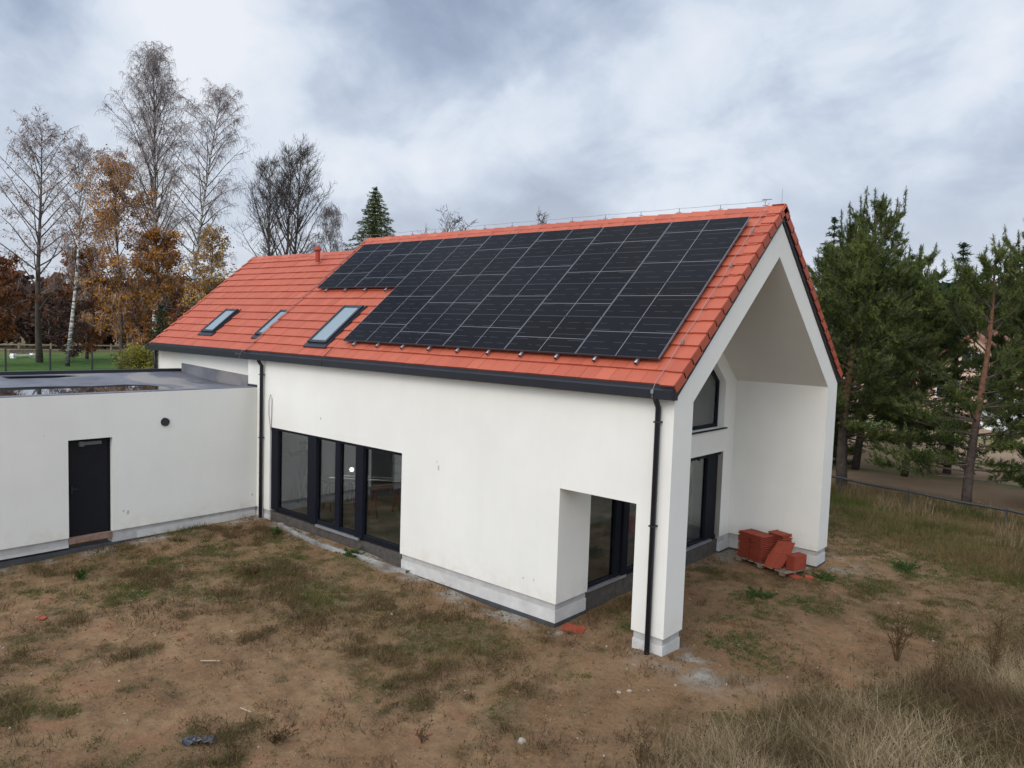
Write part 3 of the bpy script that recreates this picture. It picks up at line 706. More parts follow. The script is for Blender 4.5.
def put_panel(i, j, flip):
    k = int(flip)
    if not used[k]: o = protos[k]; used[k] = True
    else: o = copy_tree(protos[k])
    x = -.42 - (i + 1) * PX; s_ = S0 + j * PS
    p = Vector(slope_pt(x, s_, PN, 1)); o.parent = house
    o.location = p; o.rotation_euler = (math.atan(SL) + rnd.uniform(-.0015, .0015), 0, rnd.uniform(-.001, .001))
for i in range(7):
    for j in range(4):
        if i >= 5 and j < 2: continue
        put_panel(i, j, i % 2 == 1)
def rail(x, s0, s1):
    mb = MB()
    q = [slope_pt(x - .02, s0, .285, 1), slope_pt(x + .02, s0, .285, 1), slope_pt(x + .02, s1, .285, 1), slope_pt(x - .02, s1, .285, 1)]
    mb.prism(q, Vector((0, -SU, CU)) * .036)
    o = mb.build('mounting_rail', M['alu'], house)
    m2 = MB(); m2.prism([slope_pt(x - .024, s0 - .012, .28, 1), slope_pt(x + .024, s0 - .012, .28, 1), slope_pt(x + .024, s0 - .001, .28, 1), slope_pt(x - .024, s0 - .001, .28, 1)], Vector((0, -SU, CU)) * .045); m2.build('end_cap', M['black_plastic'], o)
for k in range(10): rail(-.42 - .42 - k * PX / 2, S0 - .09, S0 + 4 * PS - .05)
for k in range(10, 14): rail(-.42 - .42 - k * PX / 2, S0 + 2 * PS - .09, S0 + 4 * PS - .05)
# interior shell
mb = MB(); mb.box(XW + .28, XF - .28, .3, W - .3, -.10, -.02); mb.build('interior_floor', M['screed'], house)
mb = MB(); mb.box(XW + .30, XW + .36, .301, 5.2, -.02, 2.75); mb.build('interior_wall', M['plaster_light'], house)
for a_ in ((-5.2, -5.05, .301, 2.2), (-5.2, -5.05, 4.6, W - .35)): mb = MB(); mb.box(*a_, -.02, 2.75); mb.build('interior_wall', M['plaster_light'], house)
mb = MB(); mb.box(XW + .30, -5.05, .301, W - .35, 2.76, 2.9); mb.build('interior_ceiling', M['plaster_light'], house)
mb = MB(); mb.box(XW + .37, -10.9, 4.7, 4.8, -.02, 2.75); mb.build('interior_wall', M['plaster_light'], house)

#@@OBJECTS
# ------------------------------------------------------------------ vegetation on the ground
def frustum(x, y, margin=1.18):
    z = terrain(x, y); d = np.stack([x - CAM.x, y - CAM.y, z - CAM.z], -1)
    f = d @ np.array(FW); u = (d @ np.array(RT)) / f; v_ = (d @ np.array(UP)) / f
    return (f > 4) & (np.abs(u) < .672 * margin) & (v_ > -.504 * margin - .06)
def blades(p, hgt, wid, ang, lean, segs, droop=.6):
    n = len(p); verts = []; dx, dy = np.cos(ang), np.sin(ang); fa_ = rng.uniform(0, 2 * np.pi, n); wx, wy = np.cos(fa_) * wid, np.sin(fa_) * wid
    for k in range(segs + 1):
        q = k / segs; off = lean * hgt * (q ** 1.6); zz_ = hgt * (q - droop * lean * .5 * q * q)
        c = p + np.stack([dx * off, dy * off, zz_], -1); r_ = .5 * (1 - .85 * q)
        verts.append(c + np.stack([wx * r_, wy * r_, 0 * wx], -1)); verts.append(c - np.stack([wx * r_, wy * r_, 0 * wx], -1))
    V_ = np.stack(verts, 1).reshape(-1, 3); m_ = 2 * (segs + 1); b0 = np.arange(n)[:, None] * m_
    F_ = np.concatenate([b0 + np.array([[2 * k, 2 * k + 1, 2 * k + 3, 2 * k + 2]]) for k in range(segs)], 1).reshape(-1, 4)
    return V_, F_
def scatter(N_, x0, x1, y0, y1, dens, clump=0.0, per=1):
    x = rng.uniform(x0, x1, N_); y = rng.uniform(y0, y1, N_)
    k = rng.random(N_) < dens(x, y); x, y = x[k], y[k]
    if per > 1:
        x = np.repeat(x, per) + rng.normal(0, clump, len(x) * per); y = np.repeat(y, per) + rng.normal(0, clump, len(y) * per)
    k = frustum(x, y) & ~inhouse(x, y); x, y = x[k], y[k]
    return x, y, terrain(x, y) - .008
def bank(x, y): return ss(x - .55 - .38 * (y + 3.6) + 1.2 * (fbm(V2, x, y, .8, 3) - .5), -.25, .9) * (1 - .8 * ss(y, 3.5, 7.0))
# short grass and creeping weeds in patches
x, y, z = scatter(62000, -13, 9, -9.5, 14, lambda x, y: vegmask(x, y) ** 1.3 * .75 + .02, .045, 13)
cx_ = fbm(V1, x, y, .8, 3); n = len(x)
hh = rng.uniform(.025, .10, n) * (.7 + 1.1 * ss(cx_, .45, .7)) * (1 + 1.2 * ss(y, 8, 11))
V_, F_ = blades(np.stack([x, y, z], -1), hh, rng.uniform(.008, .016, n), rng.uniform(0, 6.28, n), rng.uniform(.2, 1.3, n), 1)
tt = np.clip(rng.normal(.24, .2, n) + 1.5 * (fbm(V2, x, y, 1.3, 3) - .47), 0, 1)
tag(np_mesh('grass', V_, F_, tt, M['grass']), kind='stuff')
def leafy(name, N_, dens, box_, per, rad_, hgt, size, material, tintf):
    x, y, z = scatter(N_, *box_, dens, 0, 1); n0 = len(x); ii = np.repeat(np.arange(n0), per); n = len(ii)
    sc = rng.uniform(.45, 1.3, n0)[ii]; a = rng.uniform(0, 6.28, n); r_ = np.sqrt(rng.random(n)) * rad_ * sc
    hz_ = hgt * sc * rng.random(n) * np.clip(1.15 - (r_ / (rad_ * sc)) ** 2, .1, 1)
    c = np.stack([x[ii] + np.cos(a) * r_, y[ii] + np.sin(a) * r_, z[ii] + hz_ + .004], -1)
    d = nrm_(rng.normal(0, 1, (n, 3)) + np.array([0, 0, .25])); u = nrm_(np.cross(d, rng.normal(0, 1, (n, 3)))); s_ = (size * rng.uniform(.5, 1.4, n))[:, None]
    V_ = np.stack([c - d * s_, c + u * s_ * .55, c + d * s_, c - u * s_ * .55], 1).reshape(-1, 3)
    return tag(np_mesh(name, V_, np.arange(4 * n).reshape(n, 4), np.clip(tintf(x, y)[ii] + rng.normal(0, .16, n), 0, 1), M[material]), kind='stuff')
def nrm_(v_): return v_ / (np.linalg.norm(v_, axis=-1, keepdims=True) + 1e-9)
leafy('low_weeds', 26000, lambda x, y: vegmask(x, y) ** 1.1 * .85 + .025, (-13, 9, -9.5, 13), 34, .12, .11, .012, 'low_weed', lambda x, y: .30 + 1.9 * (fbm(V2, x, y, 1.2, 3) - .48))
leafy('brown_low_weeds', 14000, lambda x, y: (.12 + vegmask(x, y)) * ss(fbm(V4, x, y, 1.0, 3), .46, .56), (-13, 7, -9.5, 6), 34, .13, .14, .011, 'weed', lambda x, y: .35 + .3 * (fbm(V1, x, y, 1.2, 3) - .5))
def greens(x, y):
    g_ = 0
    for a, b_, r_ in ((.75, 1.5, .6), (.2, 2.0, .5), (-.2, 4.2, .45), (.35, 6.45, .3), (.9, 4.6, .5), (1.5, 8.7, .7), (1.9, 9.9, .5), (-1.2, .9, .3), (-1.5, 2.4, .3), (.2, 3.1, .4), (1.0, 6.9, .5), (-7.6, -3.5, .4), (-9.0, -4.6, .6), (-10.0, -3.6, .4), (-2.6, -1.6, .35), (-9.7, -.9, .3), (-7.4, -.5, .3)): g_ = g_ + np.exp(-((x - a) ** 2 + (y - b_) ** 2) / r_ ** 2)
    return np.clip(g_ * 1.3, 0, 1) * ss(fbm(V3, x, y, 2.2, 3), .34, .50)
leafy('bank_weeds', 9000, lambda x, y: bank(x, y) * ss(fbm(V4, x, y, 1.0, 3), .42, .56), (-1.5, 9, -8.5, 12), 30, .16, .22, .014, 'low_weed', lambda x, y: .45 + 1.6 * (fbm(V2, x, y, 1.2, 3) - .48))
leafy('ground_clover', 60000, greens, (-13, 6, -8, 12), 26, .09, .05, .011, 'clover', lambda x, y: .5 + 0 * x)
# rust-brown low weeds
x, y, z = scatter(26000, -13, 6, -9.5, 3, lambda x, y: (.15 + vegmask(x, y)) * ss(fbm(V4, x, y, 1.0, 3), .46, .56), .06, 9)
n = len(x)
V_, F_ = blades(np.stack([x, y, z], -1), rng.uniform(.05, .19, n), rng.uniform(.006, .013, n), rng.uniform(0, 6.28, n), rng.uniform(.2, 1.1, n), 1)
tag(np_mesh('brown_weeds', V_, F_, np.clip(rng.normal(.45, .28, n), 0, 1), M['weed']), kind='stuff')
# taller fading grass along the fence
x, y, z = scatter(30000, -3.2, 16, 5, 17.5, lambda x, y: (.25 + .75 * ss(fbm(V1, x, y, .5, 4), .40, .6)) * ss(x * .55 + y * .7, 7.6, 10.0), .07, 9)
n = len(x); cg = fbm(V3, x, y, .75, 4)
V_, F_ = blades(np.stack([x, y, z], -1), rng.uniform(.07, .30, n), rng.uniform(.009, .018, n), rng.uniform(0, 6.28, n), rng.uniform(.1, .7, n), 2)
tag(np_mesh('meadow_grass', V_, F_, np.clip(rng.normal(.24, .22, n) + 2.4 * (cg - .48), 0, 1), M['grass']), kind='stuff')
x, y, z = scatter(9000, -3.2, 16, 5, 17.5, lambda x, y: ss(fbm(V2, x, y, .6, 3), .42, .6) * ss(x * .55 + y * .7, 8, 10.5), .06, 8)
n = len(x)
V_, F_ = blades(np.stack([x, y, z], -1), rng.uniform(.12, .45, n), rng.uniform(.008, .015, n), rng.uniform(0, 6.28, n), rng.uniform(.05, .5, n), 2)
tag(np_mesh('dry_meadow_grass', V_, F_, np.clip(rng.normal(.35, .25, n), 0, 1), M['dry_grass']), kind='stuff')
# dry grass on the bank in the foreground
x, y, z = scatter(34000, -1.5, 9, -8.5, 7, lambda x, y: bank(x, y) * (.35 + .65 * ss(fbm(V3, x, y, .9, 3), .38, .58)), .05, 13)
n = len(x)
V_, F_ = blades(np.stack([x, y, z], -1), rng.uniform(.12, .50, n) * (.5 + .6 * bank(x, y)), rng.uniform(.004, .009, n), rng.uniform(0, 6.28, n), rng.uniform(.05, 1.0, n) ** .8 * 1.25, 3)
tag(np_mesh('dry_grass', V_, F_, np.clip(rng.normal(.40, .26, n) + 1.6 * (fbm(V4, x, y, 1.1, 3) - .5), 0, 1), M['dry_grass']), kind='stuff')
x, y, z = scatter(9000, -1.5, 9, -8.5, 8, lambda x, y: bank(x, y) * ss(fbm(V1, x, y, .9, 3), .40, .58), .06, 11)
n = len(x)
V_, F_ = blades(np.stack([x, y, z], -1), rng.uniform(.08, .34, n), rng.uniform(.005, .010, n), rng.uniform(0, 6.28, n), rng.uniform(.1, 1.1, n), 2)
tag(np_mesh('green_grass', V_, F_, np.clip(rng.normal(.60, .25, n), 0, 1), M['grass']), kind='stuff')
x, y, z = scatter(5200, -1.5, 9, -8.5, 8, lambda x, y: bank(x, y) * (.2 + .8 * ss(fbm(V2, x, y, .7, 3), .44, .58)), .07, 8)
n = len(x)
V_, F_ = blades(np.stack([x, y, z], -1), rng.uniform(.15, .62, n), rng.uniform(.004, .008, n), rng.uniform(0, 6.28, n), rng.uniform(.1, 1.0, n), 3)
tag(np_mesh('dead_stems', V_, F_, np.clip(rng.normal(.45, .28, n), 0, 1), M['weed']), kind='stuff')
# seed stalks with dark heads between the dry grass
x, y, z = scatter(2500, -1.5, 9, -8.5, 7, lambda x, y: bank(x, y) ** .7 * .8, .05, 2)
n = len(x); hs = rng.uniform(.35, .8, n); la = rng.uniform(0, 6.28, n); ll = rng.uniform(0, .35, n)
P0 = np.stack([x, y, z], -1); V_, F_ = blades(P0, hs, np.full(n, .0055), la, ll, 3)
T_ = list(np.repeat(np.clip(rng.normal(.5, .2, n), 0, 1), 3)); VV = [V_]; FF = [F_]; base_ = len(V_)
for k in range(4):
    q = 1 - .06 * k; tip = P0 + np.stack([np.cos(la) * ll * hs * q ** 1.6, np.sin(la) * ll * hs * q ** 1.6, hs * (q - .3 * ll * q * q)], -1)
    a_ = rng.uniform(0, 6.28, n); o_ = np.stack([np.cos(a_), np.sin(a_), 0 * a_], -1); r_ = rng.uniform(.006, .019, n)[:, None]
    up_v = np.array([0, 0, 1.]); q4 = np.stack([tip - o_ * r_ * .5, tip - up_v * r_, tip + o_ * r_ * .6, tip + up_v * r_ * 1.1], 1).reshape(-1, 3)
    VV.append(q4); FF.append(np.arange(n * 4).reshape(n, 4) + base_); base_ += n * 4; T_ += list(rng.uniform(0, .25, n))
tag(np_mesh('seed_stalks', np.concatenate(VV), np.concatenate(FF), T_, M['weed']), kind='stuff')
# crumbs of stone and mortar
x, y, z = scatter(5200, -12.5, 9, -9, 14, lambda x, y: .08 + .9 * np.exp(-(y + .25) ** 2 / .06) * (x < 0) * (x > -12) + .9 * np.exp(-((x - .4) ** 2 + (y - .1) ** 2) / .5), .1, 1)
n = len(x); r_ = rng.uniform(.008, .03, n) ; 
oct_ = np.array([[1, 0, 0], [0, 1, 0], [-1, 0, 0], [0, -1, 0], [0, 0, .8], [0, 0, -.5]]); of = np.array([[0, 1, 4], [1, 2, 4], [2, 3, 4], [3, 0, 4], [1, 0, 5], [2, 1, 5], [3, 2, 5], [0, 3, 5]])
vv_ = oct_[None] * r_[:, None, None] * rng.uniform(.6, 1.3, (n, 6, 1)) + np.stack([x, y, z + r_ * .3], -1)[:, None]
tag(np_mesh('pebbles', vv_.reshape(-1, 3), (of[None] + np.arange(n)[:, None, None] * 6).reshape(-1, 3), None, M['stone']), kind='stuff')

x, y, z = scatter(26000, -12.5, 9, -9, 14, lambda x, y: .35 + .5 * ss(fbm(V1, x, y, 1.2, 3), .45, .6), .12, 2)
n = len(x); r_ = rng.uniform(.008, .032, n) * rng.uniform(.6, 1.2, n)
vv_ = oct_[None] * r_[:, None, None] * rng.uniform(.5, 1.4, (n, 6, 1)) + np.stack([x, y, z + r_ * .25], -1)[:, None]
tag(np_mesh('soil_crumbs', vv_.reshape(-1, 3), (of[None] + np.arange(n)[:, None, None] * 6).reshape(-1, 3), rng.random(n), attr_mat('soil_crumb', (.2, .12, .07), (.11, .066, .036), (.27, .175, .10), .95, .1, 9, .3)), kind='stuff')
def zt(x, y): return float(terrain(x, y))
# ------------------------------------------------------------------ single weeds and small plants
def bush_plant(name, x, y, hgt, spread, nst, material, label, cat, leafy=0, seed=1, thick=.006, group=None):
    rr = random.Random(seed); mb = MB(); loc = Vector((x, y, zt(x, y) - .02))
    for i in range(nst):
        a = rr.uniform(0, 6.28); L = hgt * rr.uniform(.6, 1); ln = rr.uniform(.05, 1) * spread
        pts = [Vector((math.cos(a) * .02, math.sin(a) * .02, 0))]
        for k in range(1, 5):
            q = k / 4; pts.append(Vector((math.cos(a) * ln * q ** 1.3, math.sin(a) * ln * q ** 1.3, L * q)) + Vector((rr.gauss(0, .015), rr.gauss(0, .015), 0)))
        tn = min(1, max(0, rr.gauss(.5, .25))); mb.tube(pts, [thick, thick * .85, thick * .7, thick * .55, thick * .4], 4, False, tn)
        for k in range(int(8 + leafy)):
            q = rr.uniform(.3, 1); j = min(3, int(q * 4)); p = pts[j].lerp(pts[j + 1], q * 4 - j)
            b_ = rr.uniform(0, 6.28); e = p + Vector((math.cos(b_), math.sin(b_), rr.uniform(.3, 1.2))).normalized() * hgt * rr.uniform(.08, .22)
            mb.beam(p, e, thick * .7, tint=tn)
            for l_ in range(3 if leafy else 2):
                c = p.lerp(e, rr.uniform(.4, 1)); s_ = rr.uniform(.010, .022) * (1.6 if leafy else 1); d = Vector((rr.gauss(0, 1), rr.gauss(0, 1), rr.gauss(0, 1))).normalized(); u = d.orthogonal().normalized()
                mb.face([c - d * s_, c + u * s_ * .5, c + d * s_, c - u * s_ * .5], min(1, max(0, rr.gauss(.4, .3))))
    o = mb.build(name, material, recalc=False, loc=loc); return tag(o, label, cat, group)
bush_plant('dry_shrub', 2.75, 2.95, .95, .32, 16, M['weed'], 'dark brown dried shrub with upright bare twigs on open soil right of the pillar', 'shrub', seed=3, thick=.007)
bush_plant('dry_shrub', 4.1, 3.0, 1.35, .30, 12, M['weed'], 'tall reddish brown dried shrub near the right edge above the dry grass', 'shrub', seed=4, thick=.007)
bush_plant('dry_shrub', 3.45, 2.6, .55, .28, 12, M['weed'], 'low dark dried shrub between the two taller dried shrubs', 'shrub', seed=5)
bush_plant('tall_weed', -10.35, -5.05, .55, .10, 4, M['weed'], 'single thin weed stalk rising in front of the flat-roofed part at far left', 'weed', seed=6)
bush_plant('leafy_weed', -10.35, -4.95, .18, .16, 16, M['green_weed'], 'green leafy weed at the foot of the thin stalk by the white side wall', 'weed', 8, seed=7)
bush_plant('leafy_weed', -10.2, -.62, .16, .28, 22, M['green_weed'], 'dark green leafy weed below the left half of the wide glazing', 'weed', 10, seed=8)
bush_plant('leafy_weed', -7.6, -.35, .13, .35, 22, M['green_weed'], 'flat green weed below the right half of the wide glazing', 'weed', 10, seed=9)
bush_plant('leafy_weed', -.2, 4.3, .12, .40, 30, M['green_weed'], 'bright green flat weed clump on the soil between pillar and tile pallet', 'weed', 12, seed=10)
bush_plant('leafy_weed', .35, 6.45, .11, .30, 22, M['green_weed'], 'green weed clump right of the broken tile pieces by the porch wall', 'weed', 10, seed=11)
bush_plant('leafy_weed', 1.55, 8.6, .14, .45, 26, M['green_weed'], 'green weed clump on the worn track beyond the far porch wall', 'weed', 10, seed=12)
bush_plant('dry_shrub', -8.05, -2.55, .30, .40, 34, M['weed'], 'low dark mat of dead stems in the middle of the bare yard', 'shrub', seed=13)
bush_plant('dry_shrub', -2.35, -5.55, .22, .34, 26, M['weed'], 'low dead weed tuft on orange soil at the bottom edge of the yard', 'shrub', seed=14)
bush_plant('seed_weed', 1.35, -2.9, .65, .22, 9, M['weed'], 'thin branching weed with dark seed heads at the lower centre', 'weed', seed=15, thick=.004)
bush_plant('dry_shrub', -1.05, -4.25, .28, .20, 10, M['weed'], 'grey leafless twig lying at the lower middle edge near the pale stone', 'shrub', seed=16, thick=.004)

# ------------------------------------------------------------------ trees
def nrm_(v_): return v_ / (np.linalg.norm(v_, axis=-1, keepdims=True) + 1e-9)
def ribbons(P, wid):
    """P: (n,k,3) polylines -> thin quads facing roughly sideways"""
    n, k, _ = P.shape; d = nrm_(P[:, -1] - P[:, 0]); s_ = nrm_(np.cross(d, rng.normal(0, 1, (n, 3)))) * (wid[:, None] if hasattr(wid, '__len__') else wid) / 2
    V_ = np.stack([P + s_[:, None], P - s_[:, None]], 2).reshape(-1, 3)
    b0 = np.arange(n)[:, None] * 2 * k; F_ = np.concatenate([b0 + np.array([[2 * j, 2 * j + 1, 2 * j + 3, 2 * j + 2]]) for j in range(k - 1)], 1).reshape(-1, 4)
    return V_, F_
def leafquads(c, size):
    n = len(c); d = nrm_(rng.normal(0, 1, (n, 3))); u = nrm_(np.cross(d, rng.normal(0, 1, (n, 3)))); s_ = (size * rng.uniform(.6, 1.3, n))[:, None]
    V_ = np.stack([c - d * s_, c + u * s_ * .6, c + d * s_, c - u * s_ * .6], 1).reshape(-1, 3); return V_, np.arange(4 * n).reshape(n, 4)
def bare_tree(name, x, y, z, H, label, cat, crown=.25, spread=.22, nb=46, angle=32, droop=.6, bark='birch', twigm='twig', r0=.22, leaves=0, leafm='leaf_orange', lean=(0, 0), sub=9, tw=7, tww=.022, seed=1, leafsize=.07, fork=1, lobe=1.0, group=None, leaflow=0.0, twl=1.0, full=2.2):
    global rng; rng = np.random.default_rng(seed); rr = random.Random(seed)
    root = empty(name, (x, y, z), label=label, cat=cat, group=group)
    mb = MB(); K = 12; trunks = []
    for fk in range(fork):
        fa_ = rr.uniform(0, 6.28) + fk * 2.1; fs = 0 if fork == 1 else H * .09
        tp = []
        for k in range(K + 1):
            q = k / K; ex = fs * ss(q, .08, .7)
            tp.append(Vector((lean[0] * q * H + math.sin(q * 5 + seed) * .012 * H + math.cos(fa_) * ex, lean[1] * q * H + math.cos(q * 4 + seed * 2) * .010 * H + math.sin(fa_) * ex, q * H * (1 if fk == 0 else rr.uniform(.85, .97)))))
        trunks.append(tp); mb.tube(tp, [r0 * (1 - .93 * (k / K) ** .8) * (1 if fork == 1 else .75) for k in range(K + 1)], 8)
    tr = mb.build('trunk', M[bark], root, smooth=True)
    lm = MB(); starts = []; dirs = []; lens = []
    for i in range(nb * fork):
        tp = trunks[i % fork]; q = crown + (1 - crown) * ((i / (nb * fork)) ** .85) * .985
        j = min(K - 1, int(q * K)); p0 = tp[j].lerp(tp[j + 1], q * K - j)
        az = i * 2.4 + rr.uniform(-.5, .5); qq = (q - crown) / (1 - crown)
        prof = (min(1, .45 + 1.4 * qq) * (1 - qq ** full * .80)) * lobe
        L = H * spread * prof * rr.uniform(.65, 1.2); an = R(angle + rr.uniform(-9, 9) + 14 * (1 - qq)); pts = [p0]; d = Vector((math.cos(az) * math.sin(an), math.sin(az) * math.sin(an), math.cos(an)))
        for s_ in range(6):
            d = (d + Vector((rr.gauss(0, .07), rr.gauss(0, .07), (.05 if s_ < 3 else -.10 * droop)))).normalized(); pts.append(pts[-1] + d * L / 6)
        rb = max(.02, r0 * .30 * (1 - qq * .7)); lm.tube(pts, [rb * (1 - .8 * s_ / 6) for s_ in range(7)], 5, False)
        for s_ in range(sub):
            q2 = rr.uniform(.25, 1); j2 = min(5, int(q2 * 6)); p2 = pts[j2].lerp(pts[j2 + 1], q2 * 6 - j2)
            a2 = rr.uniform(0, 6.28); d2 = (d * .7 + Vector((math.cos(a2), math.sin(a2), rr.uniform(-.1, .7)))).normalized(); starts.append(p2[:]); dirs.append(d2[:]); lens.append(L * rr.uniform(.18, .42) * (1.2 - .5 * q2))
    lm.build('limbs', M[bark if bark != 'birch' else 'bark'], root, smooth=True)
    S = np.array(starts); D = np.array(dirs); Ls = np.array(lens)[:, None]
    mid_ = S + D * Ls * .5 + rng.normal(0, .03, S.shape) * Ls; end = S + D * Ls - np.array([0, 0, 1]) * Ls * .15 * droop
    V1_, F1_ = ribbons(np.stack([S, mid_, end], 1), np.full(len(S), tww * 1.5))
    # fine twigs hanging from the sub-branches
    n = len(S) * tw; ii = np.repeat(np.arange(len(S)), tw); q = rng.uniform(.2, 1, n)[:, None]
    s0_ = S[ii] * (1 - q) + end[ii] * q; d0 = nrm_(D[ii] * .6 + rng.normal(0, .55, (n, 3))); l0 = rng.uniform(.35, 1.0, n)[:, None] * (.045 * H) ** .8 * .62 * twl
    p1 = s0_ + d0 * l0 * .45; p2 = p1 + (nrm_(d0 + np.array([0, 0, -1.1 * droop])) * l0 * .4); p3 = p2 + nrm_(d0 * .5 + np.array([0, 0, -2.2 * droop])) * l0 * .5
    V2_, F2_ = ribbons(np.stack([s0_, p1, p2, p3], 1), np.full(n, tww))
    tn = np.concatenate([np.full(len(F1_), .3), np.repeat(np.clip(rng.normal(.5, .25, n), 0, 1), 3)])
    np_mesh('twigs', np.concatenate([V1_, V2_]), np.concatenate([F1_, F2_ + len(V1_)]), tn, M[twigm], root)
    if leaves:
        k = rng.integers(0, n, leaves * 2); c = (p1[k] + p3[k]) / 2 + rng.normal(0, .12, (len(k), 3))
        keep = rng.random(len(k)) < np.clip(1.0 - leaflow * (c[:, 2] / H) ** 1.5 * 1.3, .04, 1); c = c[keep][:leaves]
        cl_ = np.array([fbm(V1, c[:, 0] * 1.0 + c[:, 2], c[:, 1] + seed, .8, 2)])[0]
        V_, F_ = leafquads(c, leafsize); np_mesh('leaves', V_, F_, np.clip(rng.normal(.45, .2, len(c)) + 1.2 * (cl_ - .5), 0, 1), M[leafm], root)
    return root
bare_tree('birch_tree', -52.6, 15.4, zt(-52.6, 15.4), 22.3, 'tallest leafless birch with a broad drooping crown left of the roof', 'tree', crown=.16, spread=.24, nb=88, angle=23, droop=.8, r0=.26, seed=21, sub=12, tw=12, leaves=500, leaflow=.9, tww=.017, full=4.5)
bare_tree('birch_tree', -47.7, 15.2, zt(-47.7, 15.2), 19.6, 'second tallest leafless birch with a leaning pale trunk just left of the roof', 'tree', crown=.28, spread=.22, nb=50, angle=38, droop=.9, r0=.22, seed=22, lean=(.05, .12), sub=11, tw=11, leaves=400, leafm='leaf_yellow', leaflow=.9, tww=.017, full=4.0)
bare_tree('birch_tree', -57.1, 9.2, zt(-57.1, 9.2), 16.9, 'dark-trunked birch with sparse rusty leaves at far left', 'tree', crown=.22, spread=.34, nb=40, angle=42, droop=.6, bark='bark', r0=.26, seed=23, leaves=2000, leaflow=.4, sub=11, tw=9, tww=.018, full=3.5, leafm='leaf_rust')
bare_tree('birch_tree', -52.8, 9.6, zt(-52.8, 9.6), 15.4, 'slender birch with a white slanting trunk and bare crown at left', 'tree', crown=.30, spread=.22, nb=36, angle=34, droop=.9, r0=.17, seed=24, lean=(.0, .05), leaves=900, leaflow=.6, sub=11, tw=9, tww=.018, full=3.5)
bare_tree('birch_tree', -45.3, 9.9, zt(-45.3, 9.9), 13.3, 'orange-leaved birch with hanging foliage in front of the tallest bare birch', 'tree', crown=.10, spread=.34, nb=42, angle=30, droop=1.3, bark='bark', r0=.15, seed=25, leaves=15000, sub=10, tw=8, leafsize=.07, leaflow=.45, twl=1.6)
bare_tree('birch_tree', -44.6, 12.2, zt(-44.6, 12.2), 9.0, 'smaller brown-orange birch with foliage down to the roof edge', 'tree', crown=.05, spread=.38, nb=40, angle=40, droop=.8, bark='bark', r0=.12, seed=26, leaves=9000, sub=9, tw=6, leafsize=.085)
bare_tree('oak_tree', -43.2, 20.4, zt(-43.2, 20.4), 15.4, 'dark leafless broad tree with many upright limbs behind the lower roof', 'tree', crown=.26, spread=.32, nb=30, angle=26, droop=-.3, bark='bark', twigm='twig_dark', r0=.28, seed=127, sub=11, tw=9, fork=3, tww=.016, full=3.5)
bare_tree('birch_tree', -42.9, 24.4, zt(-42.9, 24.4), 12.1, 'pale weeping birch between the dark bare tree and the evergreen', 'tree', crown=.25, spread=.27, nb=34, angle=34, droop=1.6, r0=.14, seed=28, sub=9, tw=8, twl=1.8)
bare_tree('larch_tree', -38.4, 12.5, zt(-38.4, 12.5), 9.3, 'yellow larch rising beside the left end of the red roof', 'tree', crown=.08, spread=.20, nb=60, angle=72, droop=.5, bark='bark', r0=.13, seed=29, leaves=6000, leafm='leaf_yellow', sub=8, tw=5, leafsize=.07)
bare_tree('beech_tree', -54.5, 5.0, zt(-54.5, 5.0), 7.6, 'rust-red leafy tree cut by the left edge of the picture', 'tree', crown=.08, spread=.45, nb=50, angle=55, droop=.5, bark='bark', r0=.16, seed=30, leaves=12000, leafm='leaf_rust', leafsize=.10, sub=8, tw=6)
bare_tree('beech_tree', -60.5, 13.5, zt(-60.5, 13.5), 8.5, 'brown leafy tree between the slender birch and the orange birch', 'tree', crown=.06, spread=.42, nb=46, angle=55, droop=.5, bark='bark', r0=.15, seed=31, leaves=10000, leafm='leaf_rust', leafsize=.10, sub=8, tw=6)
bare_tree('shrub_tree', -43.0, 13.8, zt(-43.0, 13.8), 5.6, 'brown autumn shrub at the foot of the leaning birch', 'shrub', crown=.05, spread=.5, nb=36, angle=50, droop=.4, bark='bark', r0=.08, seed=32, leaves=6500, leafm='leaf_rust', sub=7, tw=5)
bare_tree('shrub_tree', -57.5, 11.2, zt(-57.5, 11.2), 4.6, 'dark brown thicket between the slender birch and the orange birch', 'shrub', crown=.05, spread=.6, nb=36, angle=55, droop=.4, bark='bark', r0=.08, seed=33, leaves=6000, leafm='forest', sub=7, tw=5)
bare_tree('yellow_bush', -32.8, 5.8, zt(-32.8, 5.8), 2.6, 'yellow-green rounded bush at the corner of the flat roof', 'bush', crown=.02, spread=.55, nb=40, angle=50, droop=.2, bark='bark', r0=.05, seed=34, leaves=9000, leafm='leaf_bush', leafsize=.05, sub=7, tw=5, lobe=1.1)
bare_tree('bare_treetop', -22.5, 24.3, -.4, 11.75, 'small bare treetop showing above the middle of the ridge', 'tree', crown=.45, spread=.16, nb=22, angle=25, droop=-.1, bark='bark', twigm='twig_dark', r0=.12, seed=35, sub=6, tw=4)
bare_tree('bare_treetop', -29.9, 24.3, zt(-29.9, 24.3), 11.55, 'wide bare treetop showing above the left part of the main ridge', 'tree', crown=.5, spread=.30, nb=22, angle=45, droop=-.1, bark='bark', twigm='twig_dark', r0=.14, seed=36, sub=6, tw=4)

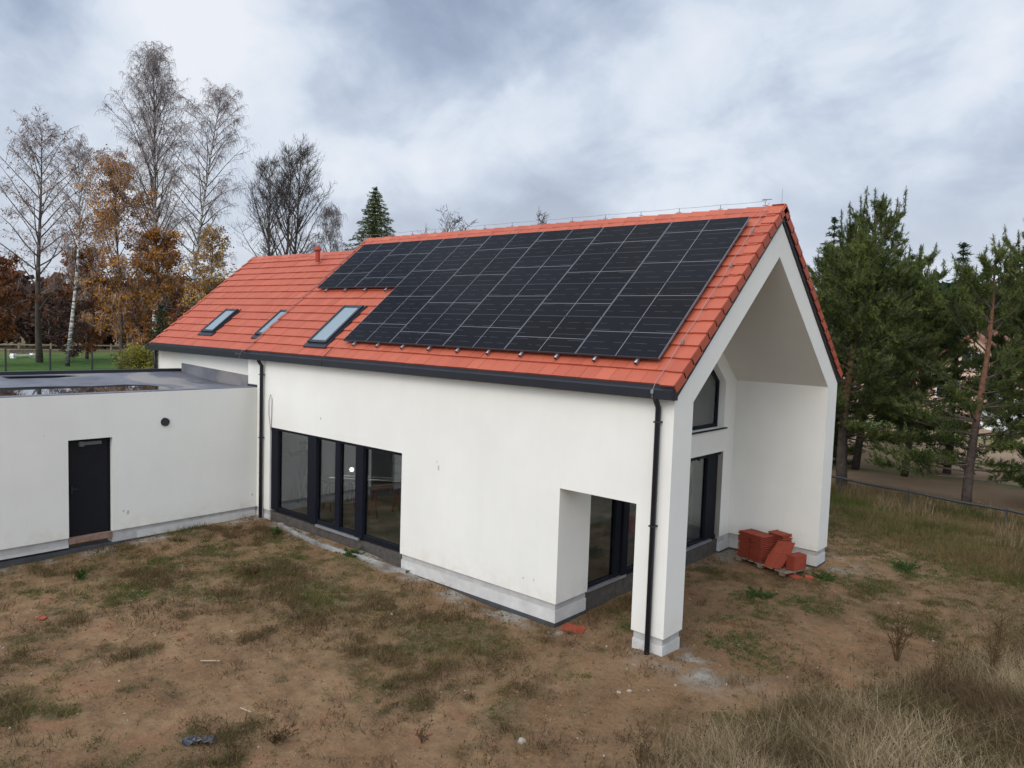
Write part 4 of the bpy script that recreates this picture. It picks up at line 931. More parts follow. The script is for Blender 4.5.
# --- conifers
def tufts(C_, D_, nn, L, wid, cone=.9):
    """clusters of needles leaving each centre round its direction"""
    n = len(C_); ii = np.repeat(np.arange(n), nn); d = nrm_(D_[ii] + rng.normal(0, cone, (n * nn, 3)) * .75)
    back = -D_[ii] * rng.uniform(0, L * 1.1, (n * nn, 1)); s_ = C_[ii] + back; l_ = L * rng.uniform(.6, 1.15, (n * nn, 1))
    w_ = nrm_(np.cross(d, rng.normal(0, 1, d.shape))) * wid / 2
    V_ = np.stack([s_ + w_, s_ - w_, s_ + d * l_], 1).reshape(-1, 3); return V_, np.arange(3 * n * nn).reshape(-1, 3), ii
def pine(name, x, y, z, H, label, low=.25, rad=.36, nw=20, seed=1, lean=(0, 0), nn=17, L=.15, wid=.021, top=1.0, r0=.17, extra=None, group=None, dens=1.0, gap=None, shoots=.55):
    global rng; rng = np.random.default_rng(seed); rr = random.Random(seed)
    root = empty(name, (x, y, z), label=label, cat='pine tree', group=group)
    K = 12; tp = [Vector((lean[0] * H * q + .02 * H * math.sin(q * 4.2 + seed), lean[1] * H * q + .015 * H * math.cos(q * 5 + seed), H * q)) for q in [k / K for k in range(K + 1)]]
    mb = MB(); mb.tube(tp, [r0 * (1 - .88 * (k / K)) for k in range(K + 1)], 9); mb.build('trunk', M['pine_bark'], root, smooth=True)
    lm = MB(); C_ = []; D_ = []; hts = []
    br = []
    for i in range(nw):
        q = low + (1 - low) * (i / (nw - 1)) * .97; qq = (q - low) / (1 - low)
        for k in range(rr.choice((4, 5, 5, 6)) if qq < .85 else 3):
            if gap and gap[0] < q < gap[1] and rr.random() < gap[2]: continue
            az = k * 1.26 + i * .8 + rr.uniform(-.35, .35); L_ = H * rad * (1 - qq ** 1.5) ** .75 * (.55 + .45 * min(1, qq * 5)) * rr.uniform(.55, 1.12) + .28
            br.append((q, az, L_, R(8 + 60 * qq ** 1.6 + rr.uniform(-12, 12))))
    for (q, az, L_, el) in (extra or []): br.append((q, az, L_, R(el)))
    for (q, az, L_, el) in br:
        j = min(K - 1, int(q * K)); p = tp[j].lerp(tp[j + 1], q * K - j); d = Vector((math.cos(az) * math.cos(el), math.sin(az) * math.cos(el), math.sin(el) - .1)); pts = [p]
        for s_ in range(6):
            d = (d + Vector((rr.gauss(0, .09), rr.gauss(0, .09), .055))).normalized(); pts.append(pts[-1] + d * L_ / 6)
        lm.tube(pts, [max(.010, .009 * L_ + .010) * (1 - .8 * s_ / 6) for s_ in range(7)], 5, False)
        nsub = max(5, int(L_ * 13 * dens))
        for s_ in range(nsub):
            q2 = 1 - (rr.random() ** 1.35) * .78; j2 = min(5, int(q2 * 6)); p2 = pts[j2].lerp(pts[j2 + 1], q2 * 6 - j2)
            side = rr.choice((-1, 1)); u = Vector((-math.sin(az), math.cos(az), 0)) * side; l2 = L_ * rr.uniform(.10, .30) * (1.25 - .7 * q2) + .10
            d2 = (d * .75 + u * rr.uniform(.2, 1.1) + Vector((0, 0, rr.uniform(-.05, .65)))).normalized(); e = p2 + d2 * l2
            lm.beam(p2, e, .012)
            for f_ in (1.0, .62, .3) if l2 > .3 else (1.0, .55):
                C_.append((p2 + d2 * l2 * f_ + Vector((rr.gauss(0, .04), rr.gauss(0, .04), rr.gauss(0, .03))))[:]); D_.append(((d2 + Vector((0, 0, .55))).normalized() if f_ == 1 else (d2 + Vector((rr.gauss(0, .5), rr.gauss(0, .5), .4))).normalized())[:])
        C_.append(pts[-1][:]); D_.append((d + Vector((0, 0, .3))).normalized()[:])
        if q > .58 and rr.random() < shoots:
            for f0 in ((1.0, .72) if L_ > .9 else (1.0,)):
                j3 = min(5, int(f0 * 6)); b0_ = pts[j3 if f0 < 1 else 6]; hs_ = rr.uniform(.35, .95) * (H / 9); tp_ = b0_ + Vector((rr.gauss(0, .06) + d.x * .15, rr.gauss(0, .06) + d.y * .15, hs_)); lm.beam(b0_, tp_, .016)
                for k_ in range(int(hs_ / .075)): q_ = k_ * .075 / hs_; C_.append((b0_.lerp(tp_, q_))[:]); D_.append((Vector((rr.gauss(0, .35), rr.gauss(0, .35), 1)).normalized())[:])
    for s_ in range(6): C_.append((tp[-1] + Vector((0, 0, -.16 * s_)))[:]); D_.append((0, 0, 1))
    lm.build('limbs', M['bark'], root)
    C_ = np.array(C_); D_ = np.array(D_); V_, F_, ii = tufts(C_, D_, nn, L, wid)
    base_t = np.clip(rng.normal(.45, .20, len(C_)) + .8 * (fbm(V1, C_[:, 0] * 2 + C_[:, 2], C_[:, 1] * 2 - C_[:, 2], .8, 2) - .5), 0, 1)
    np_mesh('needles', V_, F_, np.clip(base_t[ii] + rng.normal(0, .12, len(ii)), 0, 1), M['needle'], root)
    return root
pine('pine_tree', -2.63, 17.4, -.42, 8.4, 'dense pine with a dark trunk standing directly behind the right porch wall', low=.30, rad=.40, nw=20, seed=41, lean=(.01, .0), r0=.20, dens=1.35, extra=[(.24, .2, 3.0, -6), (.26, -.6, 2.6, -4), (.27, 5.2, 2.4, 0), (.22, .9, 2.6, -5)])
pine('pine_tree', 1.40, 17.0, -.44, 7.9, 'pine with an orange upper trunk and low spreading boughs behind the wire fence', low=.20, rad=.36, nw=15, seed=42, r0=.16, lean=(.0, .0), dens=1.0, gap=(.42, .68, .7), extra=[(.14, 3.9, 3.0, 2), (.16, 3.5, 2.7, 6), (.19, 4.4, 2.4, 4), (.13, .5, 2.0, 0), (.17, .1, 2.2, 4)])
pine('pine_tree', -3.4, 21.8, -.42, 10.5, 'open pine with tall candle-like top shoots behind the dense pine', low=.34, rad=.30, nw=16, seed=43, r0=.16, dens=.9)
pine('pine_tree', -1.75, 21.8, -.40, 7.9, 'mid-height bushy pine in the gap between the two front pines', low=.25, rad=.40, nw=16, seed=44, r0=.14, dens=1.1)
pine('pine_tree', 2.55, 22.3, -.40, 9.6, 'tall open pine at the right edge with long upright shoots', low=.25, rad=.34, nw=17, seed=45, r0=.15, dens=1.0)
pine('pine_tree', 3.5, 21.0, -.40, 8.6, 'broad pine cut by the right edge behind the low young pine', low=.2, rad=.38, nw=15, seed=48, r0=.14, dens=.9)
pine('pine_tree', -5.4, 24.5, -.40, 9.2, 'pine partly hidden by the roof edge beside the two spruces', low=.2, rad=.36, nw=17, seed=46, r0=.14, dens=1.2)
pine('pine_tree', 6.3, 17.6, -.44, 5.0, 'low young pine whose boughs reach in from the right edge', low=.12, rad=.42, nw=12, seed=47, r0=.09, dens=1.0)
for a_ in ((-4.6, 21.6, 2.6, 'young pine right behind the porch wall under the dense pine', 72), (3.6, 18.9, 2.6, 'young pine just right of the orange-trunked pine', 73)):
    pine('young_pine', a_[0], a_[1], zt(a_[0], a_[1]), a_[2], a_[3], low=.05, rad=.55, nw=9, seed=a_[4], r0=.05, dens=1.1)
def spruce(name, x, y, z, H, label, rad=.2, seed=1, nw=30, group=None, m_='needle_dark', mix_=0, dens=1.0):
    global rng; rng = np.random.default_rng(seed); rr = random.Random(seed); root = empty(name, (x, y, z), label=label, cat='spruce tree', group=group)
    mb = MB(); mb.tube([(0, 0, 0), (.02, 0, H * .5), (0, .02, H)], [.16, .09, .012], 7); mb.build('trunk', M['bark'], root, smooth=True)
    C_ = []; D_ = []; lm = MB()
    for i in range(nw):
        q = .06 + .93 * (i / (nw - 1)) ** .95; L_ = H * rad * (1 - q) ** .85 + .12
        for k in range(7):
            az = k * .9 + i * 1.1 + rr.uniform(-.3, .3); l_ = L_ * rr.uniform(.7, 1.15); p = Vector((0, 0, q * H)); e = p + Vector((math.cos(az) * l_, math.sin(az) * l_, -l_ * .22 + .1 * q)); lm.beam(p, e, .02)
            n_ = max(3, int(l_ * 9 * dens))
            for s_ in range(n_):
                f_ = (s_ + .6) / n_; c = p.lerp(e, f_) + Vector((rr.gauss(0, .10 * l_ * (1 - f_) + .05), rr.gauss(0, .10 * l_ * (1 - f_) + .05), rr.gauss(0, .05) + .05 * f_))
                C_.append(c[:]); D_.append((Vector((math.cos(az), math.sin(az), -.25 + rr.uniform(-.3, .35))).normalized())[:])
    for s_ in range(5): C_.append((0, 0, H - s_ * .12)); D_.append((0, 0, 1))
    lm.build('limbs', M['bark'], root)
    C_ = np.array(C_); D_ = np.array(D_); V_, F_, ii = tufts(C_, D_, 9, .17, .035, .7); bt = np.clip(rng.normal(.4, .25, len(C_)), 0, 1)
    np_mesh('needles', V_, F_, bt[ii], M[m_], root); return root
spruce('spruce_tree', -6.8, 27.3, zt(-6.8, 27.3), 10.9, 'dark spruce with a broad pointed top right of the gable apex', .26, 51)
spruce('spruce_tree', -14.2, 40.8, zt(-14.2, 40.8), 12.4, 'slim distant spruce tip peeping over the right roof slope', .16, 52)
spruce('spruce_tree', -.7, 24.2, zt(-.7, 24.2), 9.2, 'dark spruce spire behind the tall open pines at right', .15, 53)
spruce('spruce_tree', -4.3, 31.5, zt(-4.3, 31.5), 9.5, 'small spruce tip in the dip between the pine groups', .2, 54)
spruce('spruce_tree', 4.4, 29.5, zt(4.4, 29.5), 9.0, 'lower dark spruce behind the right-hand front pine', .28, 55)
spruce('thuja_tree', -37.0, 23.8, zt(-37, 23.8), 13.4, 'evergreen conifer standing above the left end of the main ridge', .40, 56, nw=50, m_='needle', dens=2.2)
spruce('spruce_tree', -41.5, 10.9, zt(-41.5, 10.9), 4.3, 'small dark spruce in the shade beneath the orange birch', .34, 57, nw=16)
spruce('spruce_tree', -39.6, 14.4, zt(-39.6, 14.4), 6.0, 'small dark conifer beside the yellow larch', .26, 58, nw=18)
spruce('spruce_tree', 8.6, 25.8, zt(8.6, 25.8), 9.6, 'dark spruce closing the view at the right edge', .3, 59)
# far woods, read as one mass
def woods(name, x0, y0, x1, y1, n, hlo, hhi, dep, mm, size, seed):
    global rng; rng = np.random.default_rng(seed); tpos = rng.random(n); gx_ = x0 + (x1 - x0) * tpos; gy_ = y0 + (y1 - y0) * tpos
    dv = nrm_(np.array([[y0 - y1, x1 - x0]]))[0]; o_ = rng.uniform(0, dep, n); gx_ = gx_ + dv[0] * o_; gy_ = gy_ + dv[1] * o_
    VV = []; FF = []; TT = []; b0 = 0
    for i in range(n):
        hgt = rng.uniform(hlo, hhi) * (.85 + .3 * V1(np.array([gx_[i] * .03]), np.array([gy_[i] * .03]))[0]); r_ = hgt * rng.uniform(.22, .34); m_ = 150
        d = nrm_(rng.normal(0, 1, (m_, 3))) * (rng.random((m_, 1)) ** .4); c = np.array([gx_[i], gy_[i], zt(gx_[i], gy_[i]) + hgt * .55]) + d * np.array([r_, r_, hgt * .47])
        V_, F_ = leafquads(c, size); VV.append(V_); FF.append(F_ + b0); b0 += len(V_); TT.append(np.clip(rng.normal(.45, .2, m_) + rng.normal(0, .2), 0, 1))
    return tag(np_mesh(name, np.concatenate(VV), np.concatenate(FF), np.concatenate(TT), M[mm]), kind='stuff')
woods('forest', -135, -25, -105, 115, 330, 5.5, 9.5, 25, 'forest', 1.0, 61)
woods('undergrowth', -76, -5, -66, 40, 150, 2.2, 4.2, 8, 'forest', .30, 62)
woods('conifer_forest', -30, 125, 75, 88, 200, 9, 15, 25, 'needle_dark', 1.0, 63)

# ------------------------------------------------------------------ fences
f1 = empty('wire_fence', (0, 15.6, -.4), label='low dark wire fence with a top rail and thin posts in front of the pines', cat='fence')
fx = [(-4.9, 16.6), (-2.3, 15.95), (-.1, 15.5), (2.6, 15.05), (5.3, 14.7), (8.0, 14.3)]
ztop = [.28, .22, .20, .16, .12, .1]
for i, (a, b_) in enumerate(fx):
    mb = MB(); z_ = zt(a, b_); mb.beam((a, b_ - 15.6, z_ - .2 + .4), (a, b_ - 15.6, ztop[i] + .45), .055); mb.build('post', M['iron'], f1)
mb = MB(); pp = []
for i in range(len(fx) - 1):
    for k in range(6): q = k / 6; pp.append((fx[i][0] * (1 - q) + fx[i + 1][0] * q, fx[i][1] * (1 - q) + fx[i + 1][1] * q - 15.6, ztop[i] * (1 - q) + ztop[i + 1] * q + .4 - .03 * math.sin(q * math.pi)))
mb.tube(pp, .04, 6); mb.build('rail', M['iron'], f1, smooth=True)
mb = MB()
for k in range(3): mb.tube([(a, b_, c - .14 - .14 * k) for a, b_, c in pp], .003, 3, False)
mb.build('wire', M['iron'], f1)
f2 = empty('panel_fence', (-36, 3, 1.0), label='dark metal panel fence with thin posts beyond the flat roof', cat='fence')
for i in range(9):
    a, b_ = -36.6 + i * .36, -2.6 + i * 1.78; mb = MB(); mb.beam((a + 36, b_ - 3, -.3), (a + 36, b_ - 3, 2.15), .07); mb.build('post', M['iron'], f2)
    if i < 8:
        mb = MB()
        for k in range(4): mb.beam((a + 36, b_ - 3, .15 + k * .5), (a + 36.36, b_ - 1.22, .15 + k * .5), .008)
        for k in range(1, 30): q = k / 30; mb.beam((a + 36 + .36 * q, b_ - 3 + 1.78 * q, .1), (a + 36 + .36 * q, b_ - 3 + 1.78 * q, 1.7), .004)
        mb.build('mesh_panel', M['iron'], f2)
# garden bench and brown mound on the lawn
b1 = empty('garden_bench', (-62.5, 9.6, zt(-62.5, 9.6) - .25), R(15), label='small white garden bench on the lawn beyond the flat roof', cat='bench')
for yy in (-.75, .75): mb = MB(); mb.box(-.2, .2, yy - .12, yy + .12, 0, .62); mb.build('leg', M['white_paint'], b1)
mb = MB(); mb.box(-.25, .25, -.9, .9, .42, .50); mb.build('seat', M['white_paint'], b1); mb = MB(); mb.box(-.28, -.22, -.9, .9, .6, .9); mb.build('backrest', M['wood_old'], b1)
f3 = empty('field_fence', (-66, 14, zt(-62, 11)), label='pale post and rail fence at the far edge of the lawn', cat='fence')
for i in range(7): mb = MB(); mb.beam((i * .5, -6 + i * 2.2, -.2), (i * .5, -6 + i * 2.2, 1.1), .10); mb.build('post', M['wood_pale'], f3)
for zz_ in (.55, .95): mb = MB(); mb.beam((0, -6, zz_), (3, 7.2, zz_), .05, .10); mb.build('rail', M['wood_pale'], f3)

# ------------------------------------------------------------------ far house on the right
fh = empty('far_house', (-4.6, 51, zt(-4.6, 51)), R(-6), label='peach-coloured gabled house seen through the pines at right', cat='house')
mb = MB(); mb.prism([(-3.3, 0, 0), (3.3, 0, 0), (3.3, 0, 3.0), (0, 0, 5.5), (-3.3, 0, 3.0)], (0, 9, 0)); mb.build('wall', M['peach'], fh)
for sgn in (1, -1): mb = MB(); mb.prism([(0, -.4, 5.56), (sgn * 3.8, -.4, 2.68), (sgn * 3.8, -.4, 2.84), (0, -.4, 5.76)], (0, 9.8, 0)); mb.build('roof', M['brown_roof'], fh)
for (a, b_) in ((-.8, 3.1), (-2.3, .9), (1.1, .9)):
    mb = MB(); mb.box(a, a + 1.3, -.04, -.005, b_, b_ + 1.2); o = mb.build('window', M['white_paint'], fh); m2 = MB(); m2.box(a + .08, a + .62, -.05, -.041, b_ + .08, b_ + 1.12); m2.box(a + .68, a + 1.22, -.05, -.041, b_ + .08, b_ + 1.12); m2.build('pane', M['window_dark'], o)
mb = MB(); mb.box(-.35, .35, 4, 4.6, 5.0, 6.3); mb.build('chimney', M['brown_roof'], fh)
def rock(name, x, y, z, sx_, sy_, sz_, material, seed, **kw):
    rr = random.Random(seed); bm = bmesh.new(); bmesh.ops.create_icosphere(bm, subdivisions=2, radius=1)
    for v_ in bm.verts:
        k = 1 + rr.uniform(-.22, .16); v_.co = Vector((v_.co.x * sx_ * k, v_.co.y * sy_ * k, max(-.35, v_.co.z) * sz_ * k))
    me = bpy.data.meshes.new(name); bm.to_mesh(me); bm.free(); me.materials.append(material)
    o = bpy.data.objects.new(name, me); COL.objects.link(o); o.location = (x, y, z); o.rotation_euler = (0, 0, seed); return tag(o, **kw)
rock('sand_heap', -1.2, 43.5, zt(-1.2, 43.5), 2.0, 1.6, 1.9, M['white_paint'], 5, label='pale heap in front of the peach house at the right edge', cat='heap')
rock('stone', -.14, -3.35, zt(-.14, -3.35) + .01, .055, .045, .045, M['stone'], 1, label='single pale stone on bare soil at the lower middle', cat='stone')
rock('stone', -4.6, -1.75, zt(-4.6, -1.75) + .01, .035, .03, .03, M['stone'], 2, label='small pale stone in the middle of the yard', cat='stone')
rock('stone', .05, -1.35, zt(.05, -1.35) + .01, .035, .03, .025, M['stone'], 3, label='left of two tiny pale stones below the pillar', cat='stone')
rock('stone', .15, -1.22, zt(.15, -1.22) + .01, .04, .03, .025, M['stone'], 4, label='right of two tiny pale stones below the pillar', cat='stone')
# litter
def stick(name, a, b_, wdt, material, label, cat):
    mb = MB(); a = Vector((*a, 0)); b_ = Vector((*b_, 0)); mb.beam((0, 0, 0), b_ - a, wdt, wdt * .6); o = mb.build(name, material, loc=(a.x, a.y, zt(a.x, a.y) + .035)); return tag(o, label, cat)
stick('wood_batten', (-3.42, -5.42), (-3.22, -5.38), .016, M['wood_pale'], 'short pale wooden stick lying on soil at lower left', 'stick')
stick('wood_batten', (-5.15, -5.10), (-4.95, -4.90), .022, M['wood_pale'], 'pale wooden offcut among weeds left of the yard centre', 'stick')
mb = MB(); rr = random.Random(8); G = 9
P_ = [[Vector(((i / (G - 1) - .5) * .36, (j / (G - 1) - .5) * .16, max(0, rr.gauss(.035, .025)))) for j in range(G)] for i in range(G)]
for i in range(G - 1):
    for j in range(G - 1): mb.face([P_[i][j], P_[i + 1][j], P_[i + 1][j + 1], P_[i][j + 1]])
o = mb.build('plastic_scrap', mat('grey_foil', (.05, .055, .065), .35, var=.5, vscale=20)[0], recalc=False, loc=(-3.05, -6.2, zt(-3.05, -6.2) + .01)); o.rotation_euler = (0, 0, R(50)); tag(o, 'crumpled dark grey plastic scrap on soil at lower left', 'plastic scrap')
# foil sheet along the foot of the wide glazing
mb = MB(); n = 22; prev = None
for i in range(n):
    q = i / (n - 1); x_ = -11.0 + 4.9 * q; yb = -.10 - .34 * math.sin(q * math.pi) ** .8; zz_ = zt(x_, yb) + .03
    cur = (Vector((x_, yb, zz_ + .03 + .015 * math.sin(i))), Vector((x_ + .02, yb + .14, zz_ + .015)), Vector((x_, yb, zz_ - .05)))
    if prev: mb.face([prev[0], cur[0], cur[1], prev[1]]); mb.face([prev[2], cur[2], cur[0], prev[0]])
    prev = cur
tag(mb.build('foundation_membrane', mat('pale_foil', (.24, .23, .21), .7, var=.5, vscale=3)[0], recalc=False), 'pale curved strip of foil on the ground along the wide glazing', 'foil strip')

# ------------------------------------------------------------------ pallet with stacked roof tiles
PA = R(-18); PC = Vector((-.82, 6.42, 0)); PC.z = zt(PC.x, PC.y) + .03
pal = empty('pallet', PC, PA, label='weathered wooden pallet carrying red roof tiles by the porch wall', cat='pallet')
for yy in (-.36, 0, .36):
    for xx in (-.62, 0, .62): mb = MB(); mb.box(xx - .06, xx + .06, yy - .04, yy + .04, 0, .075); mb.build('block', M['wood_old'], pal)
for k in range(8): mb = MB(); xx = -.70 + k * .19; mb.box(xx, xx + .12, -.41, .41, .076, .098); mb.build('board', M['wood_old'], pal)
def tile_proto():
    mb = MB(); mb.box(-.21, .21, -.165, .165, 0, .017); mb.box(-.20, -.18, -.160, .160, .0171, .030); mb.box(.18, .20, -.160, .160, .0171, .028); mb.box(-.15, .15, -.150, -.13, -.012, -.0001)
    me = mb.build('roof_tile', M['tile_old']); return me
TP = tile_proto(); TP_used = False
ordn = ['top', 'second from the top', 'third from the top', 'fourth from the top', 'fifth from the top', 'sixth from the top', 'seventh from the top', 'eighth from the top', 'ninth from the top', 'tenth from the top', 'eleventh from the top', 'twelfth from the top', 'thirteenth from the top', 'fourteenth from the top', 'fifteenth from the top', 'sixteenth from the top', 'seventeenth from the top', 'eighteenth from the top']
PM = Matrix.Translation(PC) @ Matrix.Rotation(PA, 4, 'Z')
def put_tile(mtx, label):
    global TP_used
    if TP_used:
        o = TP.copy(); o.data = TP.data; COL.objects.link(o)
        if random.random() < .5: pass
    else: o = TP; TP_used = True
    o.matrix_world = mtx; tag(o, label, 'roof tile', 'red roof tiles on the pallet'); return o
def stack(cx0, cy0, n, rz, where, z0=.112):
    for k in range(n):
        m_ = PM @ Matrix.Translation((cx0 + random.gauss(0, .010), cy0 + random.gauss(0, .010), z0 + k * .044)) @ Matrix.Rotation(rz + random.gauss(0, .035), 4, 'Z')
        put_tile(m_, f'red roof tile, {ordn[n - 1 - k]} in the {where}')
stack(-.52, -.16, 14, R(90), 'left tall stack on the pallet')
stack(-.15, -.16, 14, R(90), 'second tall stack on the pallet')
stack(.02, .24, 15, 0, 'rear stack against the porch wall')
for k in range(6):
    m_ = PM @ Matrix.Translation((.33 + .010 * k, -.28 + .048 * k, .215 + .060 * k)) @ Matrix.Rotation(R(8), 4, 'Z') @ Matrix.Rotation(R(-6), 4, 'Y') @ Matrix.Rotation(R(48), 4, 'X')
    put_tile(m_, f'bright orange-red tile leaning on the pallet, {ordn[5 - k]} of the leaning pile')
stack(.34, .02, 4, R(90), 'low stack under the leaning tiles')
for k in range(7):
    m_ = PM @ Matrix.Translation((.55 + .032 * k, .04, .275)) @ Matrix.Rotation(R(90), 4, 'Z') @ Matrix.Rotation(R(90 + rnd.uniform(-3, 3)), 4, 'X')
    put_tile(m_, f'roof tile on edge at the right end of the pallet, {"first second third fourth fifth sixth seventh".split()[k]} from the left')
def loose(x, y, rz, label, k=(1, 1), tilt=0):
    mb = MB(); a, b_ = .21 * k[0], .165 * k[1]
    mb.prism([(-a, -b_, 0), (a, -b_ * .9, 0), (a * .95, b_, 0), (-a * .8, b_, 0)], (0, 0, .022), .8); mb.box(-a * .9, -a * .9 + .015, -b_ * .9, b_ * .9, .0225, .030, .8)
    o = mb.build('broken_tile' if k != (1, 1) else 'roof_tile', M['tile_old'], loc=(x, y, zt(x, y) + .012)); o.rotation_euler = (tilt, R(3), rz); tag(o, label, 'roof tile')
loose(-1.90, .18, R(20), 'single whole red roof tile lying flat beside the near wall corner')
loose(-.15, 6.08, R(-25), 'larger broken red tile piece on soil in front of the pallet', (.7, .7))
loose(.12, 6.25, R(30), 'smaller broken red tile piece on soil right of the pallet', (.45, .5), R(8))
loose(-8.65, -6.18, R(40), 'small red tile shard on soil at far left of the yard', (.30, .35))

# ------------------------------------------------------------------ things inside the glazed room
def rayp(k): return None
lamp = empty('work_lamp', (-11.0, 2.2, -.02), label='lit work lamp on a thin stand inside the glazed room', cat='lamp')
mb = MB(); mb.tube([(0, 0, 0), (0, 0, .82)], .015, 6)
for a in (0, 2.1, 4.2): mb.beam((0, 0, .35), (math.cos(a) * .3, math.sin(a) * .3, 0), .015)
mb.build('stand', M['iron'], lamp)
bm = bmesh.new(); bmesh.ops.create_uvsphere(bm, u_segments=14, v_segments=8, radius=.065); me = bpy.data.meshes.new('bulb'); bm.to_mesh(me); bm.free(); me.materials.append(M['lampglow']); o = bpy.data.objects.new('bulb', me); COL.objects.link(o); o.parent = lamp; o.location = (0, 0, .90)
def trestle(x, y, rz, label):
    o = empty('trestle', (x, y, -.02), rz, label=label, cat='trestle', group='red trestles inside the glazed room')
    for sx_ in (-.35, .35):
        for sy_ in (-.22, .22): mb = MB(); mb.beam((sx_, sy_, 0), (sx_ * .9, sy_ * .15, .72), .035); mb.build('leg', M['red_paint'], o)
    mb = MB(); mb.box(-.42, .42, -.04, .04, .72, .78); mb.build('beam', M['wood_old'], o)
trestle(-9.2, 1.9, R(80), 'red trestle under the right end of the board in the room'); trestle(-10.6, 1.5, R(80), 'red trestle under the left end of the board in the room')
mb = MB(); mb.box(-1.1, 1.1, -.35, .35, 0, .03); o = mb.build('work_board', M['wood_old'], loc=(-10.05, 1.85, .765)); o.rotation_euler = (0, 0, R(33)); tag(o, 'flat board lying across the two red trestles', 'board')
for k, (a, b_) in enumerate(((-.15, 'grey pipe lying on the board nearer the glass'), (.15, 'grey pipe lying on the board farther from the glass'))):
    mb = MB(); mb.tube([(-1.0, 0, 0), (1.5, .1, 0)], .03, 8); o = mb.build('pipe', M['alu'], loc=(-9.9 - a * .4, 1.95 + a, .83)); o.rotation_euler = (0, 0, R(33)); tag(o, b_, 'pipe')
def ladder(name, x, y, rz, H, wd, lean_, label, step=False):
    o = empty(name, (x, y, -.02), rz, label=label, cat='ladder')
    for s_ in (-wd / 2, wd / 2): mb = MB(); mb.beam((s_, 0, 0), (s_ * .75, lean_, H), .03, .06); mb.build('rail', M['alu'], o)
    n_ = int(H / .28)
    for k in range(1, n_): q = k / n_; mb = MB(); mb.beam((-wd / 2 * (1 - .25 * q), lean_ * q, H * q), (wd / 2 * (1 - .25 * q), lean_ * q, H * q), .03); mb.build('rung', M['alu'], o)
    if step:
        for s_ in (-wd / 2, wd / 2): mb = MB(); mb.beam((s_, lean_ * 2, 0), (s_ * .75, lean_ + .02, H), .025, .04); mb.build('back_leg', M['alu'], o)
ladder('ladder', -10.9, 3.85, R(60), 2.3, .5, .5, 'aluminium ladder leaning in the dark right part of the room')
ladder('step_ladder', -11.2, .95, R(90), 1.0, .45, .3, 'small white step ladder in front of the worker', True)
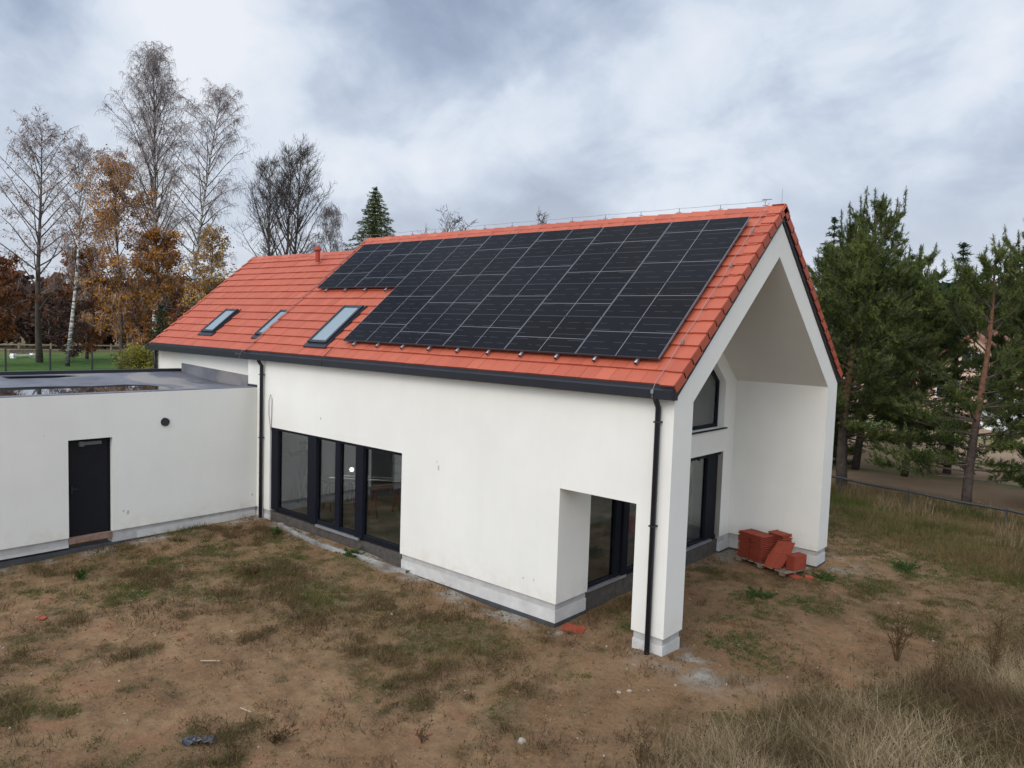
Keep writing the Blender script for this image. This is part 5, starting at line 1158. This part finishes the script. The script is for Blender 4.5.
# worker behind the left pane: reaching towards the wall
def person(loc, rz):
    J = {'pel': (0, 0, .92), 'sp': (0, .02, 1.12), 'ch': (0, .05, 1.34), 'nk': (0, .08, 1.47), 'hd': (0, .10, 1.56), 'ht': (0, .11, 1.68),
         'hl': (-.10, 0, .88), 'kl': (-.12, .06, .48), 'al': (-.13, 0, .08), 'tl': (-.14, .16, .03), 'hr': (.10, 0, .88), 'kr': (.13, .10, .48), 'ar': (.14, .02, .08), 'tr': (.15, .18, .03),
         'sl': (-.19, .05, 1.40), 'el': (-.26, .28, 1.30), 'wl': (-.22, .50, 1.42), 'ml': (-.21, .58, 1.45), 'sr': (.19, .05, 1.40), 'er': (.27, .24, 1.24), 'wr': (.20, .45, 1.24), 'mr': (.19, .53, 1.26)}
    Rd = {'pel': .13, 'sp': .12, 'ch': .14, 'nk': .06, 'hd': .085, 'ht': .07, 'hl': .09, 'kl': .06, 'al': .045, 'tl': .04, 'hr': .09, 'kr': .06, 'ar': .045, 'tr': .04, 'sl': .065, 'el': .048, 'wl': .034, 'ml': .035, 'sr': .065, 'er': .048, 'wr': .034, 'mr': .035}
    E_ = [('pel', 'sp'), ('sp', 'ch'), ('ch', 'nk'), ('nk', 'hd'), ('hd', 'ht'), ('pel', 'hl'), ('hl', 'kl'), ('kl', 'al'), ('al', 'tl'), ('pel', 'hr'), ('hr', 'kr'), ('kr', 'ar'), ('ar', 'tr'), ('ch', 'sl'), ('sl', 'el'), ('el', 'wl'), ('wl', 'ml'), ('ch', 'sr'), ('sr', 'er'), ('er', 'wr'), ('wr', 'mr')]
    ks = list(J); me = bpy.data.meshes.new('p'); me.from_pydata([J[k] for k in ks], [(ks.index(a), ks.index(b_)) for a, b_ in E_], [])
    o = bpy.data.objects.new('p', me); COL.objects.link(o); o.modifiers.new('s', 'SKIN'); sd_ = o.modifiers.new('u', 'SUBSURF'); sd_.levels = 2
    for k, v_ in zip(ks, me.skin_vertices[0].data): v_.radius = (Rd[k], Rd[k] * (.8 if k in ('sp', 'ch', 'pel') else 1)); v_.use_root = (k == 'pel')
    dg = bpy.context.evaluated_depsgraph_get(); m2_ = bpy.data.meshes.new_from_object(o.evaluated_get(dg)); bpy.data.objects.remove(o)
    m2_.materials.append(M['cloth']); m2_.materials.append(M['skin'])
    for p_ in m2_.polygons:
        c = p_.center; p_.material_index = 1 if (c.z > 1.49 or c.y > .50) else 0; p_.use_smooth = True
    o = bpy.data.objects.new('person', m2_); COL.objects.link(o); o.location = loc; o.rotation_euler = (0, 0, rz)
    bm = bmesh.new(); bmesh.ops.create_uvsphere(bm, u_segments=14, v_segments=8, radius=.098)
    for v_ in list(bm.verts):
        if v_.co.z < -.01: v_.co.z *= .1
    me_ = bpy.data.meshes.new('cap'); bm.to_mesh(me_); bm.free(); me_.materials.append(M['cloth']); hc = bpy.data.objects.new('cap', me_); COL.objects.link(hc); hc.parent = o; hc.location = (0, .10, 1.63)
    for k in (-1, 1):
        for f_ in range(4):
            mb = MB(); bx_ = k * .20 + (f_ - 1.5) * .016; zb = 1.46 if k < 0 else 1.27; l_ = (.06, .07, .066, .05)[f_]
            mb.tube([(bx_, .565, zb), (bx_, .565 + l_ * .6, zb + .01), (bx_, .565 + l_, zb - .012)], [.009, .008, .006], 6); q_ = mb.build('finger', M['skin'], o)
    return tag(o, 'person in grey work clothes and cap facing the wall behind the left pane', 'person')
person((-11.62, 1.12, -.02), R(85))
